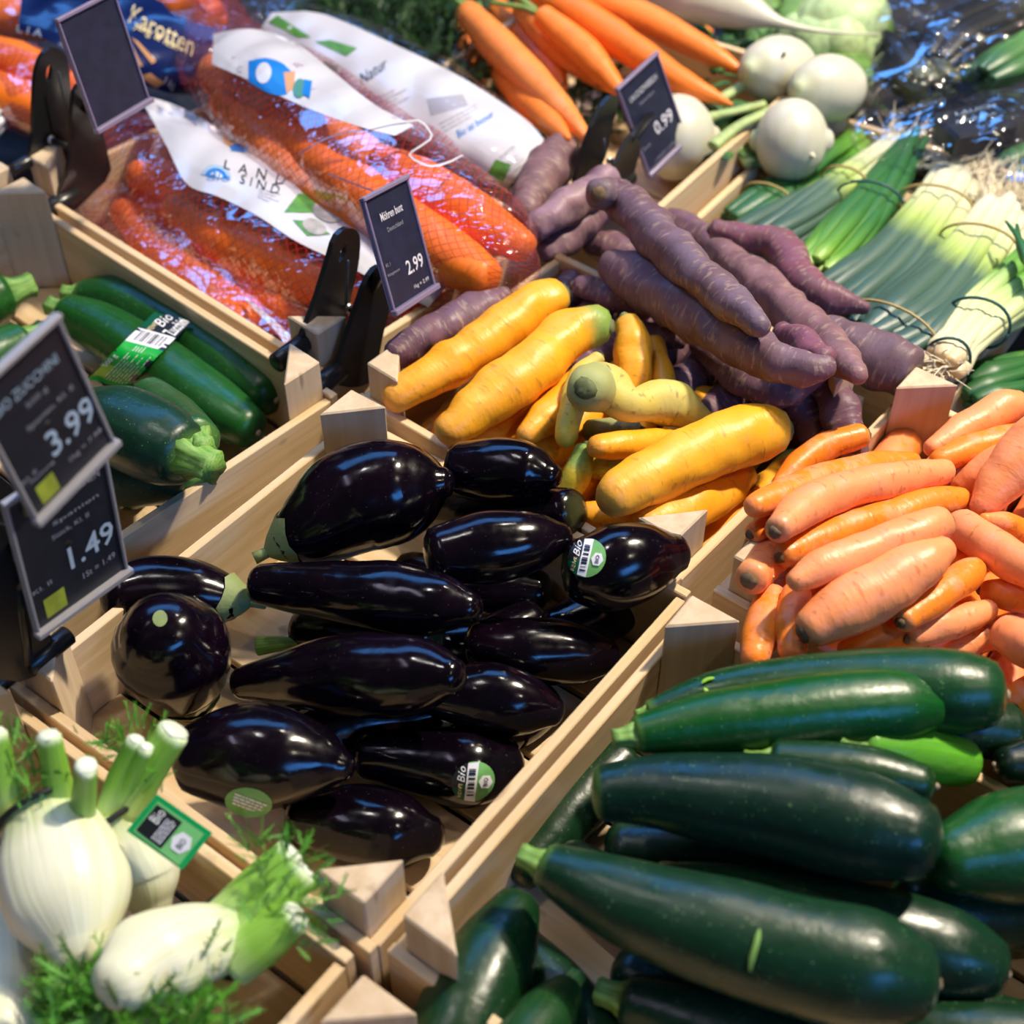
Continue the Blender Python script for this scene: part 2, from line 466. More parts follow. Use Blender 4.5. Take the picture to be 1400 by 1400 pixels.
M['cream_text'] = plain('cream_lettering', (0.75, 0.62, 0.33), 0.4)
M['blue_print'] = plain('deep_blue_film_print', (0.004, 0.013, 0.085), 0.25, coat=0.5)
M['sky_print'] = plain('bright_blue_print', (0.01, 0.17, 0.55), 0.3)
M['teal_print'] = plain('teal_print', (0.06, 0.22, 0.17), 0.4)
M['orange_print'] = plain('orange_print', (0.72, 0.20, 0.02), 0.35)
M['tan_print'] = plain('tan_print', (0.55, 0.27, 0.10), 0.4)
M['green_print'] = plain('green_print', (0.10, 0.30, 0.04), 0.4, noise_amt=0.3)
M['grey_print'] = plain('grey_photo_print', (0.46, 0.43, 0.40), 0.4, noise_amt=0.4)
M['label_green'] = plain('bright_green_label', (0.0, 0.36, 0.035), 0.35)
M['label_lime'] = plain('lime_label', (0.25, 0.50, 0.03), 0.35)
M['label_black'] = plain('black_label', (0.010, 0.013, 0.014), 0.35)
M['label_dgreen'] = plain('dark_green_label', (0.0, 0.07, 0.025), 0.35)
M['label_white'] = plain('white_label', (0.72, 0.72, 0.76), 0.4)
M['sticker_green'] = plain('green_sticker', (0.16, 0.42, 0.12), 0.4, noise_amt=0.2)
M['tag_green'] = plain('emerald_tag', (0.0, 0.30, 0.08), 0.4)
M['tag_light'] = plain('light_green_tag', (0.16, 0.48, 0.16), 0.4)

def m_film(name, tint, net=None, netcol=(0.40, 0.02, 0.03), haze=0.03, wr=55.0, bd=0.0030, refl=0.22):
    """thin clear plastic film, crumpled; net = printed mesh of lines"""
    t = NT(name)
    o = t.obj()
    tr = t.n('BsdfTransparent', {0: (*tint, 1)})
    n1 = t.noise(o, wr * .5, 1.0, 0.5); n2 = t.noise(t.vscale(o, (1.0, 1.8, 1.0)), wr * 0.45, 3.0, 0.5)
    ridge = t.math('MAXIMUM', 0.0, t.math('SUBTRACT', 1.0, t.math('ABSOLUTE', t.math('MULTIPLY', t.math('SUBTRACT', n2, 0.5), 16.0))))
    h = t.math('ADD', t.math('MULTIPLY', n1, 0.8), t.math('MULTIPLY', ridge, 0.5))
    nb = t.bump(h, 0.7, bd)
    gl = t.n('BsdfGlossy', {'Color': (1, 1, 1, 1), 'Roughness': 0.06, 'Normal': nb})
    fr = t.n('Fresnel', {'IOR': 1.5, 'Normal': nb})
    mx = t.n('MixShader', {0: t.math('ADD', t.math('MULTIPLY', fr.outputs[0], refl), 0.0, clamp=True), 1: tr, 2: gl})
    hz = t.n('BsdfDiffuse', {0: (0.75, 0.68, 0.75, 1)})
    mx = t.n('MixShader', {0: t.math('MULTIPLY', t.ramp(n2, 0.35, 0.75), haze), 1: mx, 2: hz})
    if net:
        tb = t.attr('tube', 'Vector'); sx = t.n('SeparateXYZ', {0: tb}).outputs
        a = t.attr('ang')
        p = t.math('MULTIPLY', a, net[0]); q = t.math('MULTIPLY', sx[2], net[1])
        l = None
        for s in (1, -1):
            f = t.math('FRACT', t.math('ADD', p, t.math('MULTIPLY', q, s)))
            d = t.math('ABSOLUTE', t.math('SUBTRACT', f, 0.5))
            k = t.math('GREATER_THAN', d, 0.5 - net[2])
            l = k if l is None else t.math('MAXIMUM', l, k)
        df = t.n('BsdfDiffuse', {0: (*netcol, 1)})
        mx = t.n('MixShader', {0: t.math('MULTIPLY', l, 0.42), 1: mx, 2: df})
    t.t.links.new(mx.outputs[0], t.out.inputs[0])
    return t.m
M['film_net'] = m_film('netted_carrot_film', (0.97, 0.93, 0.95), net=(34.0, 110.0, 0.075))
M['film'] = m_film('clear_film', (0.95, 0.95, 0.97))
M['film_clean'] = m_film('tight_clear_film', (0.97, 0.98, 0.97), haze=0.0, wr=70.0, bd=.0016, refl=.13)
M['film_dark'] = m_film('crumpled_cellophane', (0.93, 0.94, 0.98), haze=0.015, wr=38.0, bd=.005, refl=.24)
M['dark_leaf'] = m_grad('dark_leek_top', [(0, (0.10, 0.11, 0.06)), (0.4, (0.022, 0.022, 0.020)), (1, (0.010, 0.010, 0.012))], fib=0.8)
M['leek_green'] = m_grad('leek_leaf', [(0, (0.42, 0.55, 0.22)), (0.35, (0.10, 0.25, 0.07)), (1, (0.02, 0.08, 0.03))], fib=0.7)
# ------------------------------------------------------------------ counter and crates
ctr = empty('display_counter', uv(-0.35, 0.75, -0.86) * 1.0); ctr['_org'] = list(map(float, ctr.location))
tag(ctr, 'dark counter that carries all the vegetable crates', 'counter')
Mesh().box(uv(-0.35, 0.75, -0.0975), A, B, Z, 1.9, 2.1, 0.025, bev=.003).build('counter_top', M['table'], ctr)
for su in (-1, 1):
    for sv in (-1, 1):
        Mesh().box(uv(-0.35 + su * .85, 0.75 + sv * .95, -0.485), A, B, Z, .07, .07, .75, bev=.004).build('leg', M['table'], ctr)
fl = Mesh().box((0, 0.9, -0.885), (1, 0, 0), (0, 1, 0), Z, 9, 9, 0.05).build('floor', M['floor'])
tag(fl, 'grey shop floor under the counter', kind='structure')
wl = Mesh().box((0, 4.75, 0.62), (1, 0, 0), (0, 1, 0), Z, 12, 0.1, 2.96).build('wall_back', M['floor'])
tag(wl, 'far grey shop wall behind the stand', kind='structure')

def board(name, c, al, aw, at_, L, W, T, parent, mat, bev=0.0008):
    m = Mesh().box(c, al, aw, at_, L, W, T, bev=bev)
    V = np.array(m.v) - np.asarray(c)
    g = np.stack([V @ al, V @ aw, V @ at_], 1)
    return m.build(name, mat, parent, attrs={'grain': g})

def crate(label, u0, v0, su, sv, rot=0.0, corner='left', zf=-0.07, zr=0.0, posts=True, slats=5, skip=()):
    """wooden tray; (u0, v0) = the named rim corner, su / sv = outer sizes along the stand axes"""
    a = AA + math.radians(rot)
    a1 = np.array([math.cos(a), math.sin(a), 0.0]); b1 = np.array([-a1[1], a1[0], 0.0])
    o = uv(u0, v0)
    if corner in ('bottom', 'right'): o = o - a1 * su
    if corner in ('top', 'right'): o = o - b1 * sv
    P = lambda x, y, z: o + a1 * x + b1 * y + Z * z
    zb = -0.084
    t = empty('wooden_crate', P(su / 2, sv / 2, zb)); t['_org'] = list(map(float, t.location))
    tag(t, label, 'crate', 'slatted wooden crates of the stand')
    th = 0.007; hh = zr - zb
    r = random.Random(int(abs(u0 * 1000 + v0 * 7000)))
    for y in (th / 2, sv - th / 2):
        board('side_board', P(su / 2, y, zb + hh / 2), a1, Z, b1, su - 0.0004, hh, th, t, M['wood'])
    for x in (th / 2, su - th / 2):
        board('end_board', P(x, sv / 2, zb + hh / 2 - 0.0015), b1, Z, a1, sv - 2 * th - .0006, hh - 0.003, th, t, M['wood'])
    ns = slats; w = (sv - 2 * th - 0.002) / ns
    for k in range(ns):
        board('base_slat', P(su / 2, th + .001 + w * (k + .5), zf - 0.004), a1, b1, Z, su - 2 * th - .001, w - 0.005, 0.007, t, M['wood'])
    leg = 0.034; zt = zr + 0.032
    if posts:
        for kp, (cx, cy, dx, dy) in enumerate(((th, th, 1, 1), (su - th, th, -1, 1), (th, sv - th, 1, -1), (su - th, sv - th, -1, -1))):
            if kp in skip: continue
            cx += dx * .0005; cy += dy * .0005
            l1, l2 = leg * r.uniform(.9, 1.1), leg * r.uniform(.9, 1.1)
            zt2 = zt + r.uniform(-.003, .003)
            zl = zf + .0005
            tri = [(cx, cy), (cx + dx * l1, cy), (cx, cy + dy * l2)]
            V = [P(x, y, zl) for x, y in tri] + [P(x, y, zt2 + r.uniform(-.001, .001)) for x, y in tri]
            F = [(0, 2, 1), (3, 4, 5), (0, 1, 4, 3), (1, 2, 5, 4), (2, 0, 3, 5)]
            if dx * dy < 0: F = [tuple(reversed(f)) for f in F]
            bm = bmesh.new()
            vs = [bm.verts.new(Vector(p)) for p in V]
            for f in F: bm.faces.new([vs[i] for i in f])
            bmesh.ops.bevel(bm, geom=list(bm.edges), offset=.0012, segments=1, affect='EDGES')
            bm.verts.index_update()
            VV = np.array([v.co[:] for v in bm.verts]); FF = [[v.index for v in f.verts] for f in bm.faces]; bm.free()
            rel = VV - P(cx, cy, 0)
            make('corner_post', VV, FF, M['wood_post'], t, smooth=False, attrs={'grain': np.stack([rel @ Z, rel @ a1, rel @ b1], 1)})
    return t

crate('wooden crate in the middle holding the shiny aubergines', -0.572, 0.266, 0.300, 0.326, rot=-2, skip=(3,))
crate('wooden crate holding the big loose dark green zucchini', -0.266, 0.262, 0.33, 0.300, rot=-2)
crate('wooden crate under the yellow and purple carrots', -0.572, 0.6075, 0.300, 0.250, rot=-5, skip=(2,))
crate('wooden crate under the heap of loose orange carrots', -0.250, 0.590, 0.34, 0.268, rot=-4)
crate('wooden crate holding the film-wrapped zucchini packs', -0.585, 0.602, 0.40, 0.325, rot=-7, corner='right')
crate('wooden crate under the bagged carrots', -0.612, 0.613, 0.40, 0.275, rot=-7, corner='bottom', skip=(3,))
crate('wooden crate holding the fennel bulbs', -0.576, 0.259, 0.300, 0.321, zr=0.006, rot=-2, corner='top', skip=(3,))
crate('wooden crate corner showing below the aubergine and fennel crates', -0.268, 0.246, 0.33, 0.321, zr=-0.012, rot=-2, corner='top')
crate('wooden crate under the bunched carrots and white turnips', -0.84, 0.945, 0.325, 0.33, skip=(1, 2, 3))
crate('wooden crate under the spring onion bunches', -0.505, 0.890, 0.30, 0.37, zr=-.03)
crate('wooden crate end at the left beside the blank sign', -0.992, 0.655, 0.30, 0.325, rot=-7, corner='right')

# ------------------------------------------------------------------ settling and vegetables
class Pile:
    x = np.zeros(0); y = np.zeros(0); r = np.zeros(0); d = np.zeros(0); R = np.zeros(0)
    @classmethod
    def put(c, x, y, r, d, R):
        c.x = np.append(c.x, x); c.y = np.append(c.y, y); c.r = np.append(c.r, r); c.d = np.append(c.d, d); c.R = np.append(c.R, R)

def resolve(q, z):
    """axis points (x, y, r) at heights z -> places and radii"""
    C = np.array([at(a[0], a[1], zz) for a, zz in zip(q, z)])
    D = (C - CAM) @ FW
    return C, D, q[:, 2] * D / FPX

ZCAP = dict(aubergine=.035, zucchini=.05, orange=.06, yellow=.05, gnarly=.06, purple=.095, orange_fresh=.035, turnip=.03)
def settle(pts, base, tilt_max=0.06, snug=0.92, cap=.1):
    """lowest resting heights at which a piece lies on all pieces laid before it"""
    pts = np.array([(*p, 0.0) if len(p) == 3 else p for p in pts], float)
    q = crom(pts, 16); q[:, 2] = np.maximum(q[:, 2], 1.0)
    t = np.linspace(0, 1, 16)
    _, _, R = resolve(q, np.full(16, base + .02))
    za = base + R[:4].max() * .9; zb = base + R[-4:].max() * .9
    for it in range(160):
        z = za * (1 - t) + zb * t + q[:, 3]
        C, D, R = resolve(q, z)
        if len(Pile.x):
            dp = np.hypot(q[:, 0][:, None] - Pile.x[None], q[:, 1][:, None] - Pile.y[None])
            rs = q[:, 2][:, None] + Pile.r[None]
            lat = dp * Pile.d[None] / FPX
            need = np.sqrt(np.maximum(0, (R[:, None] + Pile.R[None]) ** 2 * snug ** 2 - lat ** 2))
            lack = np.where(dp < rs * .86, D[:, None] + need - Pile.d[None], -1)
            lack = lack.max(axis=1)
        else: lack = np.full(16, -1.0)
        k = int(lack.argmax())
        if lack[k] < 0.0008: break
        kz = 0.7071 * (1 - (700 - q[k, 1]) / FPX)
        dz = lack[k] * max(kz, .3) * .8 + .0003
        wa, wb = (1 - t[k]), t[k]
        n = wa * wa + wb * wb
        za += dz * wa / n * .9; zb += dz * wb / n * .9
        if za - zb > tilt_max: zb = za - tilt_max
        if zb - za > tilt_max: za = zb - tilt_max
    return min(za, cap), min(zb, cap), pts

def disc_dome(c, d, r, h, n=12, jag=0.0, seed=0):
    rr = random.Random(seed)
    d = d / np.linalg.norm(d); s = np.cross(d, Z if abs(d[2]) < .9 else A); s /= np.linalg.norm(s); u = np.cross(s, d)
    V = []; F = []
    for k, (f, g) in enumerate(((1.05, -.25), (1.0, .25), (.72, .8), (.3, 1.0))):
        for j in range(n):
            a = 2 * math.pi * j / n
            V.append(c + (s * math.cos(a) + u * math.sin(a)) * r * f * (1 + rr.uniform(-jag, jag)) + d * h * (g + rr.uniform(-jag, jag)))
    for k in range(3):
        for j in range(n): F.append((k * n + j, k * n + (j + 1) % n, (k + 1) * n + (j + 1) % n, (k + 1) * n + j))
    F.append(tuple(3 * n + j for j in range(n)))
    return V, F

NAME = dict(aubergine='aubergine', zucchini='zucchini', orange='orange_carrot', orange_fresh='bunched_carrot', yellow='yellow_carrot',
            gnarly='yellow_carrot', purple='purple_carrot', turnip='white_turnip')
CATS = dict(aubergine='aubergine', zucchini='zucchini', orange='carrot', orange_fresh='carrot', yellow='carrot', gnarly='carrot', purple='carrot', turnip='turnip')
GRP = dict(aubergine='aubergines in the middle crate', zucchini='zucchini', orange='loose orange carrots', yellow='yellow carrots', gnarly='yellow carrots',
           purple='purple carrots', turnip='white turnips')
COLR = dict(aubergine=(0, 0, 0, 1), zucchini=(0.006, 0.030, 0.011, 1), orange=(0.85, 0.24, 0.03, .93), orange_fresh=(0.82, 0.20, 0.022, .93),
            yellow=(0.88, 0.36, 0.014, .93), gnarly=(0.50, 0.42, 0.08, .30), purple=(0.15, 0.074, 0.10, .92), turnip=(1, 1, 1, 1))
ITEM = {}

def veg(key, kind, label, pts, base, head=1, color=None, group=None, parent=None, heights=None, n=22, rings=44, tilt=0.06, caps=None,
        crown=True, snug=0.92, zcap=None, bump=None, name=None, cat=None):
    if heights is None:
        za, zb, pts = settle(pts, base, tilt, snug, ZCAP[kind] if zcap is None else zcap)
    else:
        za, zb = heights; pts = np.array([(*p, 0.0) if len(p) == 3 else p for p in pts], float)
    q = crom(pts, rings); q[:, 2] = np.maximum(q[:, 2], .4)
    t = np.linspace(0, 1, rings)
    C, D, R = resolve(q, za * (1 - t) + zb * t + q[:, 3])
    for _ in range(0 if kind == 'turnip' and rings < 60 else 3):   # even out the girth and the line
        R[2:-2] = (R[:-4] + 2 * R[1:-3] + 3 * R[2:-2] + 2 * R[3:-1] + R[4:]) / 9
        C[1:-1] = (C[:-2] + 2 * C[1:-1] + C[2:]) / 4
    qs = q[::3]; Cs, Ds, Rs = C[::3], D[::3], R[::3]
    Pile.put(qs[:, 0], qs[:, 1], qs[:, 2], Ds, Rs)
    if head == 0: C, R = C[::-1], R[::-1]          # the head (stem end) is always last
    cap = {'aubergine': (.75, .5), 'zucchini': (.62, .35), 'turnip': (.3, .3)}.get(kind, (.9, .55))
    if caps: cap = caps
    sd = sum(ord(ch) for ch in key) * 1.7
    kw = dict(aubergine=dict(bump=.0022, bfreq=28), zucchini=dict(lobes=6, lobe_amp=.014, bump=.0010, bfreq=24),
              orange=dict(bump=.0014, bfreq=60), orange_fresh=dict(bump=.0010, bfreq=60), yellow=dict(bump=.0026, bfreq=55), gnarly=dict(bump=.0032, bfreq=48),
              purple=dict(bump=.0038, bfreq=62), turnip=dict(bump=.0006, bfreq=30))[kind]
    if bump is not None: kw['bump'] = bump
    V, F, at_ = tube(C, R, n, cap[0], cap[1], seed=sd, **kw)
    col = color or COLR[kind]
    if len(col) == 3: col = (*col, COLR[kind][3])
    ob = make(name or NAME[kind], V, F, M[kind], parent, attrs=at_, color=col)
    if parent is None:
        tag(ob, label, cat or CATS[kind], group if group is not None else GRP[kind])
    elif label: ob['label'] = label
    de = C[-1] - C[-2]; de /= np.linalg.norm(de)
    d0 = C[0] - C[1]; d0 /= np.linalg.norm(d0)
    it = dict(ob=ob, C=C, R=R, V=V, F=F, de=de, d0=d0); ITEM[key] = it
    if not crown: return it
    e = C[-1] + de * R[-1] * cap[1] * .93; r = R[-1]
    e0 = C[0] + d0 * R[0] * cap[0] * .94; r0 = R[0]
    if kind == 'aubergine':
        s = np.cross(de, Z); s /= np.linalg.norm(s) + 1e-9; u = np.cross(s, de)
        m = Mesh(); nn = 15
        rows = [(e + de * .006, .30 * r, 0), (e + de * .001, .66 * r, 0), (C[-2], R[-2] * 1.03, 1), (C[-5], R[-5] * 1.035, 2)]
        rr = random.Random(sd)
        lob = [rr.uniform(.3, 1.5) for _ in range(5)]
        Vv = []
        for cc, ra, zg in rows:
            for j in range(nn):
                a = 2 * math.pi * j / nn
                tooth = (.25, 1.0, .35)[j % 3] * lob[j // 3]
                c2, r2 = cc, ra
                if zg:
                    f = tooth * (.35 if zg == 1 else 1.0) * 2.4
                    i0 = max(0.0, len(C) - 2 - f); i = int(i0); w = i0 - i; i2 = min(i + 1, len(C) - 1)
                    c2 = C[i] * (1 - w) + C[i2] * w; r2 = (R[i] * (1 - w) + R[i2] * w) * 1.0 + .0016
                Vv.append(c2 + (s * math.cos(a) + u * math.sin(a)) * r2)
        Ff = [(k * nn + j, k * nn + (j + 1) % nn, (k + 1) * nn + (j + 1) % nn, (k + 1) * nn + j) for k in range(3) for j in range(nn)]
        m.add(Vv, Ff)
        make('calyx', m.v, m.f, M['calyx'], ob)
        V2, F2, a2 = tube([e - de * .002, e + de * .008, e + de * .016 + Z * .001], [.30 * r, .26 * r, .30 * r], 10, 0, 0)
        make('stem', V2, F2, M['calyx'], ob, attrs=a2)
    elif kind == 'zucchini':
        L = r * 1.0
        V2, F2, a2 = tube([e - de * r * .25, e + de * L * .25, e + de * L * .65, e + de * L * .95], [.78 * r, .52 * r, .46 * r, .50 * r], 20, 0, 0, lobes=5, lobe_amp=.13)
        make('stem', V2, F2, M['green_stem'], ob, attrs=a2)
        Vd, Fd = disc_dome(e0, d0, r0 * .17, .0022, 10, .15, int(sd))
        make('blossom_scar', Vd, Fd, M['scar'], ob)
    elif kind in ('orange', 'orange_fresh', 'yellow', 'gnarly', 'purple'):
        Vd, Fd = disc_dome(e - de * .0005, de, r * .48, .0028, 12, .18, int(sd))
        make('crown', Vd, Fd, M['crown_green'] if kind in ('gnarly', 'yellow') else M['crown_brown'], ob)
    return it

def scarpatch(key, end='tip'):
    pass
FE = -0.07
# ------------------------------------------------------------------ yellow and purple carrots
YB = -0.05
def along_fill(kind, prefix, label, group, u0, u1, nu, v0, v1, z, dirn='B', r=.0165):
    for i in range(nu):
        u = u0 + (u1 - u0) * (i + .5) / nu
        a, b = (uv(u, v0, z), uv(u, v1, z)) if dirn == 'B' else (uv(v0, u, z), uv(v1, u, z))
        j = lambda: np.array([random.uniform(-.004, .004), random.uniform(-.004, .004), random.uniform(-.003, .003)])
        Cc = [a + j(), (a + b) / 2 + j(), b + j()]
        px = []
        for c in Cc:
            d = c - CAM; dz = d @ FW
            px.append((700 + FPX * d[0] / dz, 700 - FPX * (d @ UP) / dz, r * FPX / dz * random.uniform(.85, 1.05), c[2] - z))
        veg('%s%d' % (prefix, i), kind, label, px, 0, heights=(z, z), group=group, rings=14, n=12, crown=False)
along_fill('yellow', 'yd', 'yellow carrot deep in the pile under the others', 'yellow carrots under the pile', -.545, -.30, 7, .635, .80, -.052)
along_fill('yellow', 'ye', 'yellow carrot deep in the pile under the others', 'yellow carrots under the pile', -.52, -.30, 6, .64, .78, -.022)
along_fill('purple', 'pd', 'purple carrot deep in the pile under the others', 'purple carrots under the pile', -.545, -.295, 7, .745, .86, -.020)
PB = -0.035
def pur(key, label, pts, base=PB, **k): return veg(key, 'purple', label, pts, base, **k)
pur('p14', 'fibrous purple carrot beside the long yellow one', [(545, 484, 22), (600, 452, 27), (660, 422, 26), (690, 406, 16)], base=.012)
pur('p12', 'upright purple carrot against the end of the white bag', [(718, 290, 24), (742, 242, 32), (768, 206, 28)], base=.0, color=(0.189, 0.101, 0.104))
pur('p16', 'dark purple carrot in the shade below the pile', [(790, 392, 14), (830, 402, 21), (880, 420, 18)], head=0)
pur('p15', 'dark purple carrot behind the thick grey-headed one', [(800, 325, 16), (850, 345, 22), (900, 370, 18)], head=0)
pur('p11', 'short purple carrot with a brown end above the yellow ones', [(860, 452, 12), (905, 460, 17), (932, 463, 14)])
pur('p3', 'purple carrot behind, reaching to the right under the crooked one', [(915, 300, 17), (955, 325, 23), (1010, 362, 23), (1055, 385, 21), (1070, 390, 15)], head=0)
pur('p10', 'purple carrot drooping over the crate front', [(1090, 545, 20), (1112, 585, 26), (1140, 610, 20)], head=0)
pur('p9', 'purple carrot hanging down beside the orange carrots', [(1135, 525, 24), (1150, 572, 30), (1168, 608, 22), (1186, 630, 8)], head=0)
pur('p8', 'thickest purple carrot with a flat cut head, at the right', [(1110, 452, 26), (1165, 478, 38), (1215, 498, 41), (1244, 510, 36)], base=.0, caps=(.8, .25), color=(0.145, 0.088, 0.111))
pur('p13', 'purple carrot with a knobby tip at the end of the netted bag', [(752, 344, 18), (782, 316, 26), (815, 285, 25), (835, 268, 18)], color=(0.217, 0.121, 0.156))
pur('p7', 'slim purple carrot with a long thin tail', [(1152, 504, 1.5), (1112, 524, 8), (1086, 540, 15), (1055, 536, 22), (1005, 508, 26), (960, 470, 20)])
pur('p4', 'crooked bent purple carrot reaching towards the spring onions', [(1182, 420, 9), (1150, 412, 20), (1110, 400, 26), (1090, 372, 25), (1072, 338, 24), (1030, 325, 21), (978, 315, 15)], color=(0.196, 0.068, 0.098), base=.0)
pur('p1b', 'pale violet purple carrot crossing behind the topmost one', [(738, 308, 20), (785, 276, 25), (832, 244, 21)], color=(0.290, 0.176, 0.221), base=.0)
pur('p5', 'long purple carrot with many pale rings, under the topmost one', [(1172, 514, 14), (1155, 494, 24), (1120, 460, 27), (1080, 425, 28), (1035, 386, 27), (980, 342, 20)], color=(0.246, 0.128, 0.137))
pur('p6', 'short reddish purple carrot beside the slim tailed one', [(1070, 455, 16), (1100, 473, 22), (1125, 490, 18)], head=0, color=(0.203, 0.074, 0.111))
pur('p2', 'thick purple carrot with a grey-white head, lying across the heap', [(1128, 500, 17), (1105, 505, 26), (1050, 490, 30), (990, 452, 36), (930, 415, 38), (870, 378, 36), (836, 364, 24)], color=(0.167, 0.097, 0.127), base=.01)
pur('p1', 'topmost purple carrot, its brown tip up at the left', [(1038, 446, 17), (1010, 421, 26), (960, 380, 28), (910, 335, 31), (868, 288, 29), (832, 263, 25), (820, 265, 22, .022)], color=(0.152, 0.101, 0.137), base=.02)

def yel(key, label, pts, base=YB, kind='yellow', **k): return veg(key, kind, label, pts, base, **k)
yel('y4', 'small yellow carrot piece deep behind the others', [(895, 470, 14), (902, 500, 18), (910, 530, 18)], head=0)
yel('y3', 'upright yellow carrot right of the green-headed one', [(856, 440, 17), (866, 470, 26), (866, 520, 24), (850, 560, 16)], head=0)
yel('y14', 'stubby green-yellow carrot end under the small thick one', [(795, 640, 12), (820, 636, 20), (850, 630, 22)], color=(.42, .42, .05, .5))
yel('y15', 'dark greenish carrot between the gnarled ones', [(810, 590, 16), (840, 592, 20), (870, 590, 16)], kind='gnarly', color=(.22, .25, .06, .2))
yel('y12', 'greenish yellow carrot sinking behind the aubergines', [(760, 690, 18), (785, 655, 20), (800, 615, 16)], color=(.50, .40, .04, .6))
yel('y13', 'yellow carrot tip peeping over the front aubergines', [(786, 702, 14), (820, 704, 19), (860, 702, 18)])
yel('y11', 'yellow carrot half hidden under the green-headed one', [(720, 594, 16), (755, 565, 27), (795, 520, 22)])
yel('y10', 'yellow carrot with a pale green end, nearest the orange heap', [(958, 752, 18), (1000, 722, 31), (1050, 675, 28), (1085, 630, 20)], color=(.90, .38, .014, .80))
yel('y9', 'yellow carrot below the thick green-tipped one', [(885, 715, 22), (935, 698, 32), (990, 672, 27), (1020, 650, 18)])
yel('y6', 'thin crooked greenish yellow carrot left of the gnarled one', [(818, 490, 10), (796, 515, 17), (780, 560, 18), (774, 598, 16)], kind='gnarly', head=0, color=(.62, .44, .04, 2.0))
yel('y1', 'long yellow carrot at the left of the pile', [(542, 544, 21), (590, 514, 30), (660, 470, 32), (720, 427, 33), (762, 404, 25)], color=(.90, .36, .012, .93), base=-.01)
yel('y2', 'long yellow carrot with a green head', [(616, 588, 23), (668, 546, 37), (730, 502, 38), (775, 458, 34), (812, 446, 31), (824, 446, 24)], color=(.90, .38, .014, .83), base=.0)
yel('y7', 'small thick yellow carrot lying across the pile', [(818, 612, 17), (862, 610, 20), (915, 603, 18)])
yel('y5', 'gnarled greenish carrot with a broad corky head', [(975, 579, 8), (950, 567, 20), (918, 550, 31), (884, 552, 27), (860, 554, 25), (830, 530, 35), (812, 530, 34), (803, 531, 31, .018)], kind='gnarly', base=0.0, color=(.60, .47, .09, .62))
yel('y8', 'thick yellow carrot with a dark green tip, lying in front', [(842, 678, 30), (882, 656, 39), (940, 626, 42), (1000, 601, 43), (1045, 590, 40), (1062, 589, 33)], color=(.90, .40, .016, .90), base=0.0)

# ------------------------------------------------------------------ loose orange carrots
OB = -0.045
along_fill('orange', 'od', 'orange carrot deep in the heap under the others', 'orange carrots under the heap', -.235, .03, 7, .635, .84, -.050, r=.017)
along_fill('orange', 'oe', 'orange carrot deep in the heap under the others', 'orange carrots under the heap', -.23, .03, 7, .635, .83, -.022, r=.017)
def org(key, label, pts, base=OB, **k): return veg(key, 'orange', label, pts, base, **k)
PK = (.88, .30, .11, .93); OR = (.86, .22, .015, .93)
org('o17', 'orange carrot at the back, pointing to the picture corner', [(1275, 612, 14), (1330, 580, 24), (1378, 556, 25), (1392, 549, 18)], color=PK, base=.012)
org('o18', 'orange carrot just below the hindmost one', [(1285, 630, 16), (1340, 612, 23), (1395, 600, 23), (1440, 590, 18)], color=OR, base=.006)
org('o16', 'pinkish carrot end behind the broad one at the edge', [(1315, 665, 16), (1345, 645, 24), (1390, 620, 22)], color=PK)
org('o15', 'broad pinkish carrot cut by the right picture edge', [(1345, 692, 20), (1372, 655, 34), (1415, 610, 40), (1450, 575, 34)], color=PK)
org('o8', 'orange carrot standing steeply above the front zucchini', [(1032, 900, 20), (1042, 862, 27), (1056, 815, 22)], color=OR, base=.006)
org('o9', 'orange carrot standing right of the steep one', [(1082, 888, 20), (1084, 850, 24), (1090, 810, 20)], color=OR, base=.006)
org('o23', 'orange carrot showing low above the back zucchini', [(1165, 890, 22), (1205, 868, 30), (1250, 840, 24)], color=OR, base=.004)
org('o22', 'orange carrot at the edge beyond the back zucchini', [(1372, 985, 22), (1405, 960, 32), (1450, 930, 30)], color=OR, base=-.05)
org('o24', 'orange carrot low at the edge beyond the zucchini tip', [(1378, 1020, 14), (1420, 1008, 24), (1470, 1000, 24)], color=OR, base=-.06)
org('o20', 'pink-tinged carrot low in front of the broad blunt one', [(1300, 892, 14), (1340, 874, 20), (1400, 850, 20)], color=PK, base=-.04)
org('o25', 'orange carrot lying deep behind the front carrots', [(1190, 770, 18), (1240, 740, 24), (1300, 700, 20)], color=OR)
org('o12', 'orange carrot lying level at the right edge', [(1348, 808, 15), (1388, 814, 24), (1440, 815, 24)], head=0, color=OR)
org('o21', 'orange carrot glimpsed under the carrot crossing', [(1280, 785, 18), (1325, 760, 24), (1370, 745, 20)], color=OR)
org('o19', 'carrot with a blunt brown head facing the viewer at the edge', [(1440, 905, 20), (1410, 885, 31), (1378, 868, 28)], color=PK)
org('o14', 'orange carrot with a thin tip at the right edge', [(1346, 709, 8), (1375, 719, 18), (1430, 745, 22)], color=OR)
org('o13', 'long carrot running down to the right edge from the crossing', [(1440, 800, 20), (1400, 775, 28), (1350, 745, 28), (1312, 718, 24)], color=PK)
org('o11', 'pinkish carrot lying low beside the big front one', [(1246, 872, 14), (1290, 856, 23), (1348, 834, 18)], color=PK, head=0)
org('o10', 'orange carrot with a dark crown, right of the big front one', [(1332, 780, 18), (1320, 788, 23), (1275, 820, 23), (1236, 848, 17)], color=OR)
org('o7', 'short carrot with a brown cut head at the left crate corner', [(1085, 730, 18), (1058, 756, 27), (1028, 790, 24)], color=PK, base=-.01)
